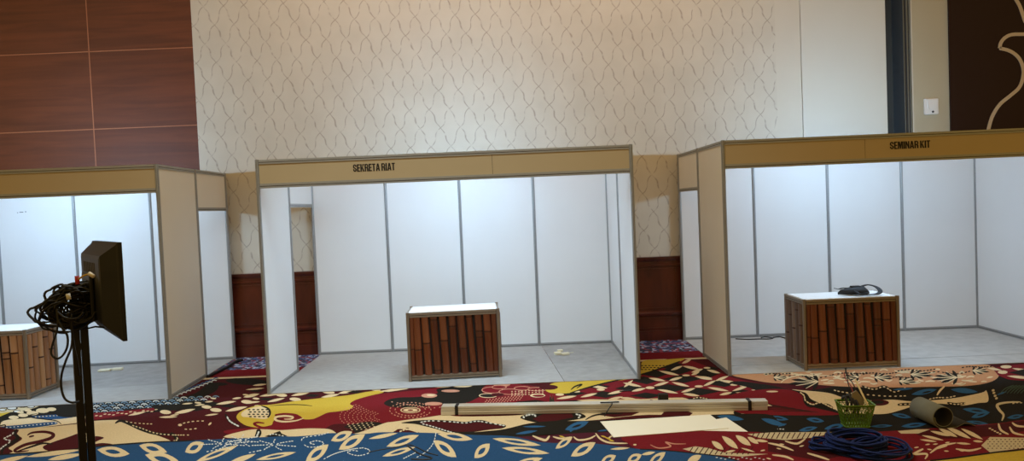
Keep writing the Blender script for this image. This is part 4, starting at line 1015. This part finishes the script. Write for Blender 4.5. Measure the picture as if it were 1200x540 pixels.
# ---------------------------------------------------------------- half unrolled grey felt
ra = G(1078, 490); rc = G(1106, 503); ax = (rc-ra); ax.z = 0; La = ax.length
bm = bmesh.new()
R0 = .09; sec = []
N_ = 34
for i in range(N_+1):      # spiral then tail on the ground
    t = i/N_; a = -PI/2-(1-t)*2*PI*1.25; r_ = .072+.020*t
    sec.append(Vector((r_*math.cos(a), 0.09+r_*math.sin(a))))
last = sec[-1]
base_a = PI*.2+2*PI*1.35
for p in ((.05, .002), (.11, .004), (.17, .03), (.22, .024), (.26, .006)): sec.append(Vector(p))
low = min(p.y for p in sec); sec = [Vector((p.x, p.y-low+.001)) for p in sec]
rows = []
for s in (0, .5, 1):
    rows.append([[bm.verts.new((s*La*1.0, q.x, q.y)) for q in sec]])
th = .005; rows2 = []
for s in (0, .5, 1):
    o_ = []
    for i, q in enumerate(sec):
        a = sec[max(0, i-1)]; b_ = sec[min(len(sec)-1, i+1)]; d = (b_-a).normalized(); nn = Vector((-d.y, d.x))*th
        o_.append(bm.verts.new((s*La, q.x+nn.x, max(.0, q.y+nn.y))))
    rows2.append(o_)
for g in range(2):
    A, B_ = rows[g][0], rows[g+1][0]; A2, B2 = rows2[g], rows2[g+1]
    for i in range(len(sec)-1):
        f1 = bm.faces.new((A[i], A[i+1], B_[i+1], B_[i])); f1.smooth = True; f2 = bm.faces.new((A2[i], B2[i], B2[i+1], A2[i+1])); f2.smooth = True; f2.material_index = 1
for rI in (0, 2):
    A, A2 = rows[rI][0], rows2[rI]
    for i in range(len(sec)-1): bm.faces.new((A[i], A[i+1], A2[i+1], A2[i]))
for i in (0, len(sec)-1):
    for g in range(2): bm.faces.new((rows[g][0][i], rows[g+1][0][i], rows2[g+1][i], rows2[g][i]))
roll = mesh_obj('felt_roll', bm, [mat('grey_green_felt', (118, 118, 104), .95, var=.15, vscale=14), mat('felt_hollow_shade', (44, 40, 34), .95)], None, (ra.x, ra.y, .003), (0, 0, math.atan2(ax.y, ax.x)))  # second colour paints the shade of the hollow onto the inner face
tag(roll, 'grey felt offcut rolled up loosely on the carpet, right of the basket', 'felt roll')

# ---------------------------------------------------------------- small things lying about
M_cord = mat('black_cord', (16, 15, 15), .55)
def cord(name, pts, r, label, cat, m=M_cord, z=.01):
    bm = bmesh.new(); P = [G(u, v, z) for u, v in pts]; o = P[0].copy(); o.z = 0
    tube(bm, crom([p-o for p in P], 5), r, 6)
    return tag(mesh_obj(name, bm, m, None, o), label, cat)
cord('cord', [(432, 530), (446, 527), (462, 524.5), (478, 521.2), (488, 524), (500, 530), (513, 533.6)], .006, 'thin black cord arching over the blue carpet leaves', 'cord')
cord('cord', [(477, 522), (484, 527), (492, 532), (506, 537), (496, 538.6), (482, 538)], .008, 'short black cord end curled on the blue carpet, below the arching cord', 'cord')
cord('hose', [(243, 441), (258, 434), (268, 429), (276, 423.6), (284, 421.4)], .018, 'thick black cable along the side doorway of the left booth', 'cable', z=.02)
cord('cord', [(862, 396.8), (876, 397.4), (890, 397), (900, 397), (906, 396), (897, 394.6), (892, 395.6)], .007, 'black cord on the grey felt beside the rear panel post of the right booth', 'cord', z=.015)
cord('cord', [(906, 395.2), (914, 394.4), (922, 396.6), (927, 397.6)], .008, 'short black cord on the grey felt just left of the right counter', 'cord', z=.015)
cord('cord', [(992, 431), (991, 436), (995, 440), (1004, 443)], .005, 'short black cord end on the carpet at the foot of the right counter', 'cord')
M_ivory = mat('ivory_plastic', (226, 220, 192), .5)
def plug(loc, label, rot, parts):
    t = thing('power_plug', label, 'plug', loc, rot)
    for nm, a, b_ in parts:
        bm = bmesh.new(); box(bm, a, b_, 0, .006); mesh_obj(nm, bm, M_ivory, t)
    bm = bmesh.new(); tube(bm, crom([(.05, 0, .012), (.10, -.02, .006), (.15, .01, .006), (.2, .03, .006)], 5), .0045, 6); mesh_obj('lead', bm, M_ivory, t)
plug(G(655, 416)+Vector((0, 0, .0075)), 'cream plugs with a short lead lying on the felt of the middle booth', .2, [('plug_body', (-.06, -.03, 0), (.03, .03, .035)), ('plug_body', (.02, -.08, 0), (.12, -.03, .03)), ('plug_body', (-.01, .01, .03), (.06, .05, .055))])
plug(G(125, 435)+Vector((0, 0, .0075)), 'flat cream adaptor lying on the felt of the left booth', .1, [('plug_body', (-.09, -.05, 0), (.06, .03, .025)), ('plug_body', (.07, -.02, 0), (.2, .03, .03))])
